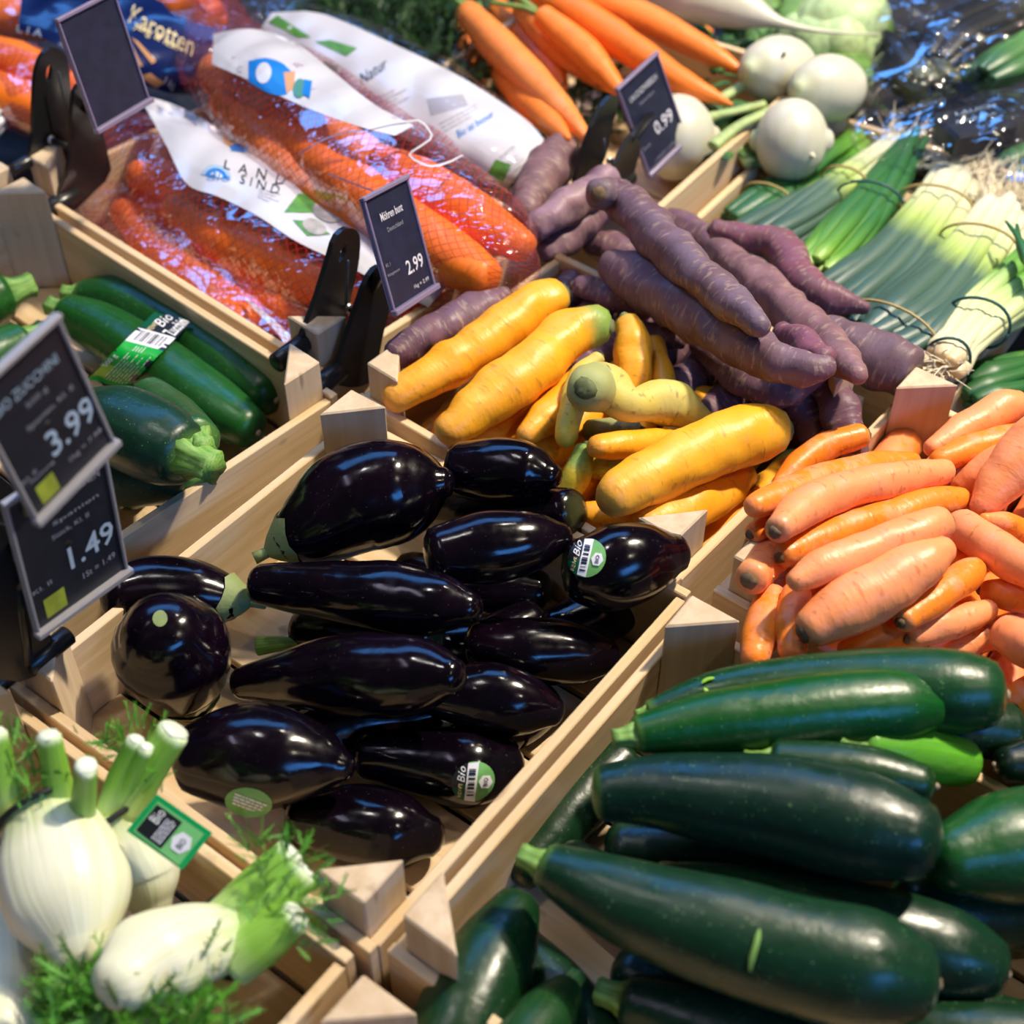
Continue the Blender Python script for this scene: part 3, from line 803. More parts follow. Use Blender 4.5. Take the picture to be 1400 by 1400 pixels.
org('o26', 'stub of a carrot with a grey crown beside the yellow carrots', [(1075, 705, 14), (1052, 716, 18), (1030, 728, 15)], color=OR, base=0)
org('o1', 'small curved carrot on top at the back, reaching the purple ones', [(1066, 662, 12), (1092, 636, 20), (1130, 610, 20), (1178, 596, 17)], color=OR, base=.0)
org('o2', 'orange carrot at the left of the heap, tip beside the yellow carrots', [(1032, 692, 17), (1075, 676, 24), (1130, 656, 25), (1200, 640, 24), (1248, 632, 14)], color=OR, base=.0)
org('o6', 'biggest front carrot with a pink skin and a blunt brown end', [(1288, 752, 20), (1262, 768, 34), (1210, 800, 42), (1150, 834, 41), (1108, 860, 28)], color=PK, base=-.01)
org('o3', 'long bent carrot with dark specks on top of the heap', [(1288, 645, 19), (1230, 655, 25), (1165, 668, 27), (1105, 690, 28), (1064, 724, 20)], color=PK, base=.0)
org('o4', 'long slim bright orange carrot across the heap', [(1072, 760, 18), (1130, 734, 25), (1200, 713, 25), (1270, 690, 24), (1312, 682, 17)], color=OR, base=.0, head=0)
org('o5', 'long pinkish carrot lying on the big front one', [(1090, 794, 16), (1130, 774, 28), (1200, 748, 28), (1262, 724, 28), (1288, 714, 23)], color=PK, base=.0)
# ------------------------------------------------------------------ aubergines
def aub(key, label, pts, base=FE, **k): return veg(key, 'aubergine', label, pts, base, **k)
DEEP = 'dark aubergine lying in the shade under the others'
for i, p in enumerate([[(560, 790, 36), (650, 800, 44), (740, 812, 30)], [(560, 880, 36), (640, 890, 44), (730, 850, 30)], [(400, 1020, 36), (500, 985, 46), (590, 975, 34)],
                       [(420, 860, 30), (520, 870, 42), (590, 868, 30)],
                       [(760, 860, 30), (810, 848, 40), (850, 838, 28)], [(640, 1000, 34), (700, 985, 40), (750, 960, 30)], [(600, 700, 34), (690, 705, 44), (780, 700, 34)]]):
    aub('ad%d' % i, DEEP, p, group='aubergines under the pile', crown=False)
aub('a10', 'aubergine half hidden against the far rim beside the crate corner', [(650, 878, 32), (720, 890, 46), (785, 893, 44), (828, 897, 26)], head=0, crown=False)
aub('a9', 'aubergine with a frayed green calyx, behind the round upright aubergine', [(168, 815, 42), (222, 808, 50), (280, 812, 44), (318, 818, 30)], head=1, heights=(-0.012, -0.018))
aub('a11', 'short aubergine tucked between the pile and the rim, tip to the right', [(600, 945, 36), (665, 952, 48), (720, 962, 42), (757, 972, 20)], head=0, crown=False)
aub('a12', 'aubergine with a round barcode sticker, second from the front rim', [(500, 1035, 34), (570, 1040, 47), (645, 1050, 58), (690, 1042, 36)], head=0, crown=False)
aub('a13', 'frontmost aubergine, in the near corner of its crate', [(410, 1120, 40), (480, 1128, 56), (545, 1136, 55), (585, 1142, 32)], head=0, crown=False)
aub('a6', 'long aubergine with a narrow left neck, in the middle of the pile', [(330, 934, 23), (400, 926, 42), (490, 922, 58), (570, 922, 54), (618, 925, 26)], head=0, crown=False)
aub('a7', 'plump purple-black aubergine with a pale green oval sticker', [(262, 1040, 48), (330, 1034, 73), (390, 1037, 70), (440, 1042, 46), (470, 1048, 20)], head=0, crown=False)
aub('a5', 'long slim aubergine with a blue sheen, above the middle of the pile', [(355, 800, 28), (430, 806, 38), (520, 816, 49), (600, 826, 45), (642, 832, 24)], head=0, crown=False)
aub('a8', 'round aubergine standing on end, green blossom scar on top', [(262, 958, 36, -.055), (250, 928, 62, -.035), (240, 900, 78, -.012), (232, 880, 80, .006), (226, 868, 62, .018)], heights=(-.005, 0.0), head=0)
aub('a4', 'aubergine with a round barcode sticker, at the right under the yellow carrots', [(790, 780, 44), (835, 776, 60), (885, 764, 52), (922, 756, 28)], base=.0, zcap=.05, head=0, crown=False)
aub('a3', 'aubergine beside the barcoded one, pointed tip to the right', [(600, 758, 42), (665, 748, 52), (730, 740, 42), (768, 735, 20)], base=-.02, head=0, crown=False)
aub('a2', 'aubergine below the green-headed yellow carrots, hindmost of the pile', [(630, 642, 38), (680, 643, 48), (728, 647, 40), (753, 651, 20)], base=-.02, head=0, crown=False)
aub('a1', 'biggest fat aubergine, leaning in the far left corner of its crate', [(388, 742, 30), (430, 718, 58), (492, 682, 77), (550, 668, 70), (588, 662, 48), (604, 660, 24)], base=-.03, head=0)

# ------------------------------------------------------------------ loose zucchini
def zuc(key, label, pts, base=FE, **k): return veg(key, 'zucchini', label, pts, base, group=k.pop('group', 'loose zucchini in the front right crate'), **k)
ZB = -0.07
for i, p in enumerate([[(700, 1290, 36), (770, 1370, 48), (830, 1450, 48)], [(850, 1160, 40), (980, 1170, 50), (1120, 1180, 50)], [(1020, 1060, 36), (1160, 1075, 44), (1250, 1085, 36)], [(860, 1330, 40), (940, 1360, 50), (1040, 1400, 50)], [(715, 1190, 30), (780, 1110, 42), (850, 1040, 40)],
                       [(960, 1230, 40), (1080, 1250, 50), (1200, 1270, 46)], [(1180, 1380, 44), (1300, 1400, 54), (1400, 1420, 50)], [(1240, 1240, 40), (1330, 1250, 50), (1430, 1255, 46)],
                       [(780, 1180, 34), (860, 1230, 46), (950, 1270, 46)], [(940, 1010, 30), (1060, 1020, 42), (1180, 1020, 40)], [(1180, 1000, 36), (1280, 990, 42), (1380, 1000, 40)]]):
    zuc('zd%d' % i, 'dark zucchini in the shade under the others', p, group='zucchini under the pile', crown=False)
zuc('z6', 'black-green zucchini end beside the bright green one', [(1375, 1045, 26), (1440, 1042, 42), (1530, 1040, 42)], base=-.03, head=1, color=(0.0037, 0.0136, 0.0087))
zuc('z5', 'bright green zucchini end, palest of its crate', [(1180, 1020, 34), (1260, 1032, 40), (1315, 1042, 34)], base=-.04, head=0, color=(.10, .34, .02))
zuc('z4', 'dark zucchini squeezed in left of the bright green end', [(1060, 1045, 34), (1180, 1058, 40), (1262, 1072, 28)], base=-.04, head=0, color=(0.0062, 0.0341, 0.0087))
zuc('z13', 'zucchini cut off at the lower right edge of the picture', [(1180, 1410, 40), (1300, 1420, 52), (1450, 1430, 50)], base=-.07, head=0)
zuc('z7', 'ridged zucchini cut off by the picture edge, right of the dark bloomy one', [(1295, 1175, 46), (1370, 1160, 76), (1450, 1150, 78), (1540, 1150, 60)], base=-.05, head=1, color=(.010, .070, .015))
zuc('z11', 'glossy zucchini standing lengthwise along the crate side, pale line along it', [(600, 1470, 56), (632, 1400, 68), (672, 1310, 60), (706, 1240, 34)], base=-.045, head=0, color=(0.0050, 0.0310, 0.0074))
zuc('z12', 'light green zucchini end below the upright glossy one', [(775, 1352, 24), (745, 1392, 42), (705, 1445, 46)], base=-.06, head=0, color=(0.0099, 0.0465, 0.0112))
zuc('z1', 'long zucchini at the back of its crate against the orange carrots', [(888, 972, 15), (980, 950, 34), (1130, 936, 46), (1290, 945, 60), (1345, 948, 50)], base=-.03, head=0, color=(.007, .050, .014))
zuc('z9', 'zucchini with a corky tip, behind the big front one', [(900, 1214, 36), (1050, 1238, 54), (1190, 1270, 62), (1300, 1304, 64), (1350, 1322, 46)], base=-.05, head=0, color=(0.0050, 0.0279, 0.0124))
zuc('z2', 'bright glossy zucchini with a stubby stem, second from the back', [(872, 1004, 27), (980, 988, 45), (1110, 974, 52), (1230, 966, 52), (1272, 968, 34)], base=-.03, head=0, color=(.004, .070, .010))
zuc('z3', 'dark bloomy zucchini with no stem showing, in the middle', [(822, 1085, 40), (900, 1082, 52), (1040, 1100, 70), (1170, 1126, 76), (1250, 1148, 60)], base=-.03, head=0, color=(0.0037, 0.0223, 0.0124), crown=False)
zuc('z10', 'zucchini at the bottom edge with its pale stem up left', [(862, 1368, 38), (960, 1400, 54), (1100, 1440, 60)], base=-.05, head=0, color=(0.0087, 0.0372, 0.0174))
zuc('z8', 'biggest zucchini, in front, with a small green stem at its left', [(748, 1184, 32), (830, 1222, 56), (960, 1268, 74), (1100, 1308, 82), (1200, 1328, 84), (1246, 1338, 60)], base=-.03, head=0, color=(0.0056, 0.0322, 0.0136))

# ------------------------------------------------------------------ things stuck or printed on a surface
def bvh_of(*its):
    V = []; F = []
    for it in its:
        b = len(V); V += [tuple(v) for v in it['V']]; F += [tuple(i + b for i in f) for f in it['F']]
    return BVHTree.FromPolygons(V, F)

def drape(px, bvh, off, fallback=None):
    """lay points onto a surface; returns places, lifted off by a hair"""
    out = []; last = fallback
    for x, y in px:
        d = ray(x, y); d = d / np.linalg.norm(d)
        loc, nrm, _, dist = bvh.ray_cast(Vector(CAM), Vector(d))
        if loc is None: out.append(None); continue
        n = np.array(nrm); n = n if n @ d < 0 else -n
        out.append(np.array(loc) + n * off)
    good = [(i, p) for i, p in enumerate(out) if p is not None]
    if not good:
        d = ray(*px[0]); loc = bvh.find_nearest(Vector(CAM + d * 1.1))[0]
        return np.array([CAM + ray(*q) * (depth(np.array(loc)) - .002) for q in px])
    for i, p in enumerate(out):
        if p is None:
            j, q = min(good, key=lambda g: (px[g[0]][0] - px[i][0]) ** 2 + (px[g[0]][1] - px[i][1]) ** 2)
            d = ray(*px[i]); out[i] = CAM + d * ((q - CAM) @ FW)
    return np.array(out)

def grid_faces(nx, ny):
    return [(j * (nx + 1) + i, j * (nx + 1) + i + 1, (j + 1) * (nx + 1) + i + 1, (j + 1) * (nx + 1) + i) for j in range(ny) for i in range(nx)]

def bil(c, s, t):
    c = np.asarray(c, float)
    return (c[0] * (1 - s) + c[1] * s) * (1 - t) + (c[3] * (1 - s) + c[2] * s) * t

def patch(name, corners, bvh, mat, parent, off=.0008, nx=10, ny=6):
    px = [bil(corners, i / nx, j / ny) for j in range(ny + 1) for i in range(nx + 1)]
    return make(name, drape(px, bvh, off), grid_faces(nx, ny), mat, parent)

def strip(name, upper, lower, bvh, mat, parent, off=.0008, nx=26, ny=8):
    nx, ny = nx * 2, ny * 3
    a = crom(np.array([(*p, 0) for p in upper], float), nx + 1)[:, :2]; b = crom(np.array([(*p, 0) for p in lower], float), nx + 1)[:, :2]
    px = [a[i] * (1 - j / ny) + b[i] * (j / ny) for j in range(ny + 1) for i in range(nx + 1)]
    return make(name, drape(px, bvh, off), grid_faces(nx, ny), mat, parent)

def oval(name, c, a, b, bvh, mat, parent, off=.0008, rings=4, n=24, t0=0.0, t1=1.0):
    c, a, b = map(lambda q: np.asarray(q, float), (c, a, b))
    px = [c]; F = []
    full = t1 - t0 >= .999
    m = n if full else n + 1
    for k in range(1, rings + 1):
        for j in range(m):
            th = 2 * math.pi * (t0 + (t1 - t0) * j / n)
            px.append(c + (a * math.cos(th) + b * math.sin(th)) * k / rings)
    for k in range(rings):
        for j in range(n):
            j2 = (j + 1) % m
            if k == 0: F.append((0, 1 + j, 1 + j2))
            else: F.append((1 + (k - 1) * m + j, 1 + k * m + j, 1 + k * m + j2, 1 + (k - 1) * m + j2))
    return make(name, drape(px, bvh, off), F, mat, parent)

def lettering(s, corners, bvh, mat, parent, off=.0014, size=1.0, shear=0.0, bold=0.0, name='lettering'):
    """letters filling a four-cornered field (TL, TR, BR, BL)"""
    V, F = text_geo(s, size, shear, bold)
    lo, hi = V.min(0), V.max(0); W = (V - lo) / (hi - lo + 1e-9)
    px = [bil(corners, a, 1 - b) for a, b in W]
    P = drape(px, bvh, off)
    if P is None: return None
    return make(name, P, F, mat, parent, smooth=False)

def bars(corners, bvh, mat, parent, n=14, off=.0014, seed=1, name='barcode', axis=0, fill=.5):
    r = random.Random(seed); V = []; F = []
    x = 0.0; ws = [r.choice((1, 1, 2, 3)) for _ in range(2 * n)]; tot = sum(ws)
    pos = 0
    for k, w in enumerate(ws):
        a, b = pos / tot, (pos + w) / tot; pos += w
        if k % 2: continue
        q = [(a, 0), (b, 0), (b, 1), (a, 1)] if axis == 0 else [(0, a), (1, a), (1, b), (0, b)]
        i = len(V); V += [bil(corners, *p) for p in q]; F.append((i, i + 1, i + 2, i + 3))
    return make(name, drape(V, bvh, off), F, mat, parent, smooth=False)

def lines(corners, bvh, mat, parent, rows=4, off=.0012, seed=2, name='small_print', thick=.45, lo=.5):
    r = random.Random(seed); V = []; F = []
    for k in range(rows):
        x = 0.0; end = r.uniform(lo, 1.0)
        while x < end:
            w = min(r.uniform(.06, .22), end - x)
            t0 = (k + .5 - thick / 2) / rows; t1 = (k + .5 + thick / 2) / rows
            i = len(V); V += [bil(corners, *p) for p in ((x, t0), (x + w, t0), (x + w, t1), (x, t1))]; F.append((i, i + 1, i + 2, i + 3))
            x += w + .03
    return make(name, drape(V, bvh, off), F, mat, parent, smooth=False)

# round barcode stickers on aubergines
def round_sticker(key, c, ax, ay):
    it = ITEM[key]; bv = bvh_of(it); ob = it['ob']
    c, ax, ay = np.array(c, float), np.array(ax, float), np.array(ay, float)
    s = oval('sticker', c, ax, ay, bv, M['sticker_green'], ob, .0004)
    s['label'] = 'round green, white and black sticker with a barcode'
    q = lambda x0, x1, y: [c + ax * x0 - ay * y, c + ax * x1 - ay * y, c + ax * x1 + ay * y, c + ax * x0 + ay * y]
    # dark part, white part, dark green corner
    oval('sticker_dark_part', c - ax * .0, ax * 1.0, ay * 1.0, bv, M['label_black'], s, .0007, t0=.30, t1=.70)
    oval('sticker_green_part', c - ax * .0, ax * 1.0, ay * 1.0, bv, M['label_dgreen'], s, .0009, t0=.31, t1=.45)
    patch('sticker_white_part', [c - ax * .33 - ay * .90, c + ax * .16 - ay * .97, c + ax * .16 + ay * .97, c - ax * .33 + ay * .90], bv, M['label_white'], s, .0011, 4, 8)
    bars([c - ax * .25 - ay * .62, c + ax * .06 - ay * .62, c + ax * .06 + ay * .72, c - ax * .25 + ay * .72], bv, M['label_black'], s, 9, .0014, axis=1)
    oval('sticker_hexagon', c + ax * .56, ax * .33, ay * .36, bv, M['label_white'], s, .0011, rings=2, n=6)
    lettering('BIO', [c + ax * .46 + ay * .2, c + ax * .46 - ay * .2, c + ax * .66 - ay * .2, c + ax * .66 + ay * .2], bv, M['black_text'], s, .0014, bold=.01)
    lettering('Bio', [c - ax * .75 - ay * .02, c - ax * .75 - ay * .80, c - ax * .40 - ay * .72, c - ax * .40 + ay * .02], bv, M['white_text'], s, .0016, shear=.25)
    lettering('REWE', [c - ax * .66 + ay * .72, c - ax * .66 + ay * .08, c - ax * .50 + ay * .08, c - ax * .50 + ay * .72], bv, M['cream_text'], s, .0016)
round_sticker('a4', (803, 763), (25, 4), (-6, 26))
round_sticker('a12', (647, 1068), (29, 0), (-3, 27))
bv = bvh_of(ITEM['a7'])
s7 = oval('sticker', (340, 1097), (30, 10), (-12, 18), bv, M['sticker_green'], ITEM['a7']['ob'], .0004)
lines([(322, 1082), (366, 1098), (356, 1112), (318, 1098)], bv, M['label_white'], s7, 4, .0009, thick=.6, lo=.9)
oval('blossom_scar', (219, 846), (10, 2), (-2, 11), bvh_of(ITEM['a8']), M['calyx'], ITEM['a8']['ob'], .0005)

def scrap(key, px, mat, label, r=2.2, bv=None, lift=.0015):
    P = drape(px, bv, lift)
    C = crom(np.hstack([P, np.zeros((len(P), 0))]), 9)
    dd = np.array([depth(c) for c in C])
    V, F, a = tube(C, np.array([.4, .8, 1, 1, 1, 1, 1, .8, .4]) * r * dd.mean() / FPX, 8, .5, .5, flat=.5)
    o = make('leaf_scrap', V, F, mat, attrs=a); tag(o, label, 'plant scrap')
scrap('s1', [(1038, 1272), (1034, 1290), (1028, 1310), (1026, 1326)], M['green_stem'], 'thin green leaf sliver lying on the biggest front zucchini', 4.5, bvh_of(ITEM['z8']))
scrap('s2', [(960, 936), (967, 931), (977, 929)], M['label_lime'], 'yellow-green crumb on the hindmost zucchini', 3, bvh_of(ITEM['z1']))
scrap('s3', [(963, 942), (968, 946), (973, 945)], M['label_lime'], 'lower yellow-green crumb on the hindmost zucchini', 3.5, bvh_of(ITEM['z1']))
cst = [at(352, 884, -.045), at(378, 881, -.045), at(402, 880, -.045), at(426, 876, -.046)]
V, F, a = tube(crom(np.array(cst), 10), np.linspace(.0065, .003, 10), 12, .3, .3, lobes=5, lobe_amp=.12)
o = make('stem_offcut', V, F, M['green_stem'], attrs=a); tag(o, 'pale green stem lying among the aubergines', 'plant scrap')

# ------------------------------------------------------------------ price signs on black clips
from mathutils.geometry import tessellate_polygon
def plate(name, outline, u, thick, parent, mat, hole=None, smooth_n=3):
    """flat plate standing in the plane u = const, outlined by its corners, with thickness and an optional slot"""
    def rnd(px):
        P = np.array(px, float); m = len(P); out = []
        for i in range(m):
            p0, p1, p2 = P[i - 1], P[i], P[(i + 1) % m]
            for t in (.25, .75):
                a = p0 * .5 + p1 * .5; b = p1 * .5 + p2 * .5
                out.append((1 - t) ** 2 * a + 2 * t * (1 - t) * p1 + t * t * b)
        return out
    lo = [at_u(x, y, u) for x, y in rnd(outline)]
    loops = [lo] + ([[at_u(x, y, u) for x, y in hole]] if hole else [])
    tris = tessellate_polygon([[Vector(((p @ B), p[2], 0)) for p in L] for L in loops])
    allp = [p for L in loops for p in L]; n = len(allp)
    V = [p + A * thick / 2 for p in allp] + [p - A * thick / 2 for p in allp]
    F = [tuple(t) for t in tris] + [tuple(i + n for i in reversed(t)) for t in tris]
    b = 0
    for L in loops:
        m = len(L)
        for i in range(m): F.append((b + i, b + (i + 1) % m, b + (i + 1) % m + n, b + i + n))
        b += m
    bm = bmesh.new(); vs = [bm.verts.new(Vector(v)) for v in V]
    for f in F:
        try: bm.faces.new([vs[i] for i in f])
        except ValueError: pass
    bmesh.ops.recalc_face_normals(bm, faces=bm.faces); bm.verts.index_update()
    VV = [v.co[:] for v in bm.verts]; FF = [[v.index for v in f.verts] for f in bm.faces]; bm.free()
    return make(name, VV, FF, mat, parent, smooth=False)

def slot(cx, cy, dx, dy, w, n=12):
    L = math.hypot(dx, dy); nx, ny = -dy / L * w, dx / L * w
    return [(cx + dx * math.cos(2 * math.pi * k / n) + nx * math.sin(2 * math.pi * k / n), cy + dy * math.cos(2 * math.pi * k / n) + ny * math.sin(2 * math.pi * k / n)) for k in range(n)]

CW, CH = .062, .0935
def price_sign(label, o, x, y, texts, card='slate', edge='holder', base=None, k=1.0):
    CW, CH = .062 * k, .0935 * k
    texts = [(s, cx * k, cy * k, w * k, h * k, mt, kw) for s, cx, cy, w, h, mt, kw in texts]
    o, x, y = map(lambda q: np.array(q, float), (o, x, y)); o = SIGNPOS.get(label[:5], o); nrm = np.cross(x, y)
    t = empty('price_sign', base if base is not None else o); t['_org'] = list(map(float, t.location))
    tag(t, label, 'price sign', 'price signs on black clips')
    c = o + x * CW / 2 + y * CH / 2
    cd = Mesh().box(c, x, y, nrm, CW - .002, CH - .002, .0012, bev=.0003).build('card', M[card], t)
    m = Mesh()
    m.box(o + x * CW / 2 + y * .0015 + nrm * .002, x, y, nrm, CW + .004, .0045, .006, bev=.0008)
    m.box(o + x * CW / 2 + y * (CH - .001) + nrm * .0012, x, y, nrm, CW + .003, .0035, .0045, bev=.0008)
    for xx in (.0006, CW - .0006): m.box(o + x * xx + y * CH / 2 + nrm * .0008, x, y, nrm, .0022, CH, .003, bev=.0006)
    m.box(c - nrm * .0016, x, y, nrm, CW + .001, CH, .0016, bev=.0004)
    m.build('card_holder', M[edge], t)
    for s, cx, cy, w, h, mt, kw in texts:
        if s is None:
            Vq = [o + x * (cx + a * w / 2) * 1.0 + y * (cy + b * h / 2) + nrm * .0009 for a, b in ((-1, -1), (1, -1), (1, 1), (-1, 1))]
            make('seal_mark', Vq, [(0, 1, 2, 3)], M[mt], cd, smooth=False); continue
        V, F = text_geo(s, 1.0, **kw); lo, hi = V.min(0), V.max(0); W = (V - lo) / (hi - lo) - .5
        P = [o + x * (cx + a * w) + y * (cy + b * h) + nrm * .0010 for a, b in W]
        make('lettering', P, F, M[mt], cd, smooth=False)
    return t, c, nrm

SIGNPOS = {}
BIGK = dict(bold=.012)
t1, c1, n1 = price_sign('blank dark price sign standing at the upper left', [-0.3384, 1.0284, 0.1083], [0.5377, 0.8431, -0.011], [-0.156, 0.1123, 0.9813], [])
t2, c2, n2 = price_sign('price sign reading 2.99 in front of the netted carrot bag', [-0.0878, 0.8402, 0.0662], [0.4794, 0.8527, -0.2077], [-0.2272, 0.3492, 0.9091],
    [('Möhren bunt', .031, .0735, .031, .0065, 'chalk', BIGK), ('Deutschland', .031, .0625, .022, .0036, 'chalk_dim', {}), ('2.99', .043, .0275, .024, .0115, 'chalk', BIGK),
     ('Kl. I', .009, .038, .006, .0028, 'chalk_dim', {}), ('Kilogramm', .0135, .030, .017, .003, 'chalk_dim', {}), ('1kg = 2.99', .0455, .0105, .022, .0040, 'chalk', {})], k=.9435)
t3, c3, n3 = price_sign('price sign reading 0.99 before the bunched carrots and turnips', [0.1295, 1.168, -0.018], [0.6254, 0.7582, 0.1846], [-0.3743, 0.0839, 0.9235],
    [('LAUCHZWIEBELN', .031, .075, .042, .0055, 'chalk', {}), ('Deutschland', .031, .065, .022, .003, 'chalk_dim', {}), ('0.99', .041, .0335, .028, .0135, 'chalk', BIGK),
     ('Bund', .010, .026, .010, .0028, 'chalk_dim', {}), ('1 Bund = 0.99', .030, .0085, .030, .0026, 'chalk_dim', {})])
t4, c4, n4 = price_sign('upper blurred price sign reading 3.99 at the left edge', [-0.2399, 0.4977, 0.1949], [0.5046, 0.8557, 0.1144], [-0.0942, -0.0772, 0.9926],
    [('BIO ZUCCHINI', .030, .0735, .044, .0062, 'chalk_blue', {}), ('500 g', .032, .063, .015, .0042, 'chalk_dim', {}), ('Spanien, Kl. II', .036, .0515, .034, .0045, 'chalk_dim', {}),
     ('3.99', .0425, .033, .034, .0165, 'chalk_blue', BIGK), ('1kg = 7.98', .0455, .0155, .025, .0042, 'chalk_dim', {}), ('Kl. II', .008, .0275, .010, .003, 'chalk_dim', {}), ('Packung', .016, .0235, .017, .003, 'chalk_dim', {}),
     (None, .0145, .0125, .013, .013, 'mark_green', {})], card='slate_dark', edge='holder_grey', k=.968)
t5, c5, n5 = price_sign('lower blurred price sign reading 1.49, behind the 3.99 sign', [-0.2741, 0.5239, 0.0755], [0.5909, 0.804, -0.0666], [0.0498, 0.0461, 0.9977],
    [('BIO AUBERGINEN', .036, .0765, .040, .0045, 'chalk_dim', {}), ('Spanien', .038, .063, .030, .0036, 'chalk_dim', {}), ('Stück, Kl. II', .033, .055, .024, .0036, 'chalk_dim', {}),
     ('1.49', .043, .035, .030, .0155, 'chalk_blue', BIGK), ('1St = 1.49', .045, .018, .022, .0042, 'chalk_dim', {}), ('Kl. II', .009, .029, .012, .003, 'chalk_dim', {}),
     (None, .0145, .0135, .0135, .0135, 'mark_green', {})], card='slate_dark', edge='holder_grey', k=1.097)

def rod(name, p, q, r, mat, parent, n=8):
    V, F, _ = tube([p, q], [r, r], n, .3, .3); return make(name, V, F, mat, parent)

def clip(t, jaw1, u1, jaw2, u2, hole, feet, wire, bolt, arm_to, arm_from):
    plate('clip_jaw', jaw1, u1, .0045, t, M['black'], hole)
    plate('clip_jaw', jaw2, u2, .0045, t, M['black'])
    for fx, fy, fr, uu in feet:
        p = at_u(fx, fy, uu); r = fr * depth(p) / FPX
        V, F, _ = tube([p - B * .016, p + B * .016], [r, r], 16, .2, .2); make('grip_pad', V, F, M['black'], t)
    (wx, wy), (vx, vy) = wire; um = (u1 + u2) / 2
    rod('spring_wire', at_u(wx, wy, um), at_u(vx, vy, um), .0011, M['spring'], t)
    p = at_u(bolt[0], bolt[1], um)
    rod('hinge_pin', at_u(bolt[0], bolt[1], u1), at_u(bolt[0], bolt[1], u1) + A * (u2 - u1), .003, M['black'], t)
    Vd, Fd = disc_dome(at_u(bolt[0], bolt[1], u1) + A * .0026, A, .0042, .002, 10); make('bolt', Vd, Fd, M['steel'], t)
    rod('sign_arm', arm_from, arm_to, .0042, M['black'], t)

J2a = [(410, 460), (427, 417), (446, 357), (455, 323), (469, 310), (483, 311), (491, 322), (488, 360), (481, 389), (474, 420), (466, 455), (462, 492), (420, 520), (396, 490)]
J2b = [(499, 380), (512, 362), (527, 362), (532, 416), (522, 450), (514, 494), (509, 520), (484, 530), (452, 526), (464, 483), (487, 414)]
ua = float(at(412, 486, 0.004) @ A); ub = ua + .030
clip(t2, J2a, ua, J2b, ub, slot(466, 344, 5, -13, 3.5), [(397, 482, 14, ua), (446, 520, 15, ub)], ((476, 356), (473, 416)), (474, 420), c2 - n2 * .002, at_u(508, 395, ub))
J1a = [(44, 204), (44, 120), (48, 88), (60, 66), (80, 64), (92, 80), (95, 125), (94, 206), (94, 240), (60, 232), (28, 224)]
J1b = [(97, 124), (106, 112), (128, 116), (134, 160), (139, 182), (146, 212), (153, 238), (116, 272), (98, 290), (78, 284), (78, 262), (94, 236)]
ua = float(at(60, 232, 0.012) @ A); ub = ua + .030
clip(t1, J1a, ua, J1b, ub, slot(65, 98, 2, -13, 3.8), [(86, 276, 14, ub), (36, 222, 9, ua)], ((80, 98), (90, 146)), (68, 190), c1 - n1 * .002, at_u(118, 150, ub))
J3a = [(780, 257), (795, 206), (811, 162), (824, 139), (836, 128), (844, 132), (842, 149), (832, 176), (829, 205), (818, 231), (804, 256), (790, 264)]
J3b = [(862, 178), (876, 196), (870, 214), (860, 254), (846, 256), (834, 232), (850, 204)]
ua = float(at(796, 258, 0.0) @ A); ub = ua + .028
clip(t3, J3a, ua, J3b, ub, None, [(788, 258, 9, ua), (850, 252, 10, ub)], ((826, 190), (826, 216)), (831, 219), c3 - n3 * .002, at_u(862, 190, ub))
J4a = [(-40, 640), (10, 650), (34, 700), (46, 800), (52, 862), (40, 925), (0, 942), (-40, 930)]
J4b = [(-30, 700), (20, 720), (44, 800), (62, 866), (78, 880), (68, 906), (40, 928), (-20, 936)]
ua = float(at(20, 930, -0.005) @ A); ub = ua + .028
clip(t4, J4a, ua, J4b, ub, None, [(66, 890, 15, ub), (10, 925, 14, ua)], ((8, 720), (4, 780)), (10, 797), c4 - n4 * .002, at_u(20, 760, ub))
rod('sign_arm', c5 - n5 * .002, at_u(24, 800, ub), .0042, M['black'], t5)
rod('sign_stem', at_u(24, 800, ub), at_u(36, 905, ub), .0042, M['black'], t5)

# ------------------------------------------------------------------ bagged carrots
def bag(key, label, axis, z, film, flat=.62, name='carrot_bag', cat='bag', bump=.006, caps=(.5, .4), zz=None, group='film bags of carrots', seed=3.0):
    q = crom(np.array(axis, float), 46); q[:, 2] = np.maximum(q[:, 2], 2)
    zs = np.full(46, z) if zz is None else np.interp(np.linspace(0, 1, 46), np.linspace(0, 1, len(zz)), zz)
    C, D, R = resolve(q, zs); R = R * 1.15
    V, F, a = tube(C, R, 36, caps[0], caps[1], flat=flat, bump=bump, bfreq=26, seed=seed)
    ob = make(name, V, F, M[film], attrs=a); tag(ob, label, cat, group)
    it = dict(ob=ob, V=V, F=F, C=C, R=R); ITEM[key] = it
    return it, bvh_of(it)

def inner(key, label, pts, z, **k):
    col = k.pop('color', (.92, .19, .012, 1)); kind = k.pop('kind', 'orange_fresh')
    return veg(key, kind, label, pts, 0, heights=(z, z) if not isinstance(z, tuple) else z, group='carrots inside the bags', color=col, crown=False, **k)

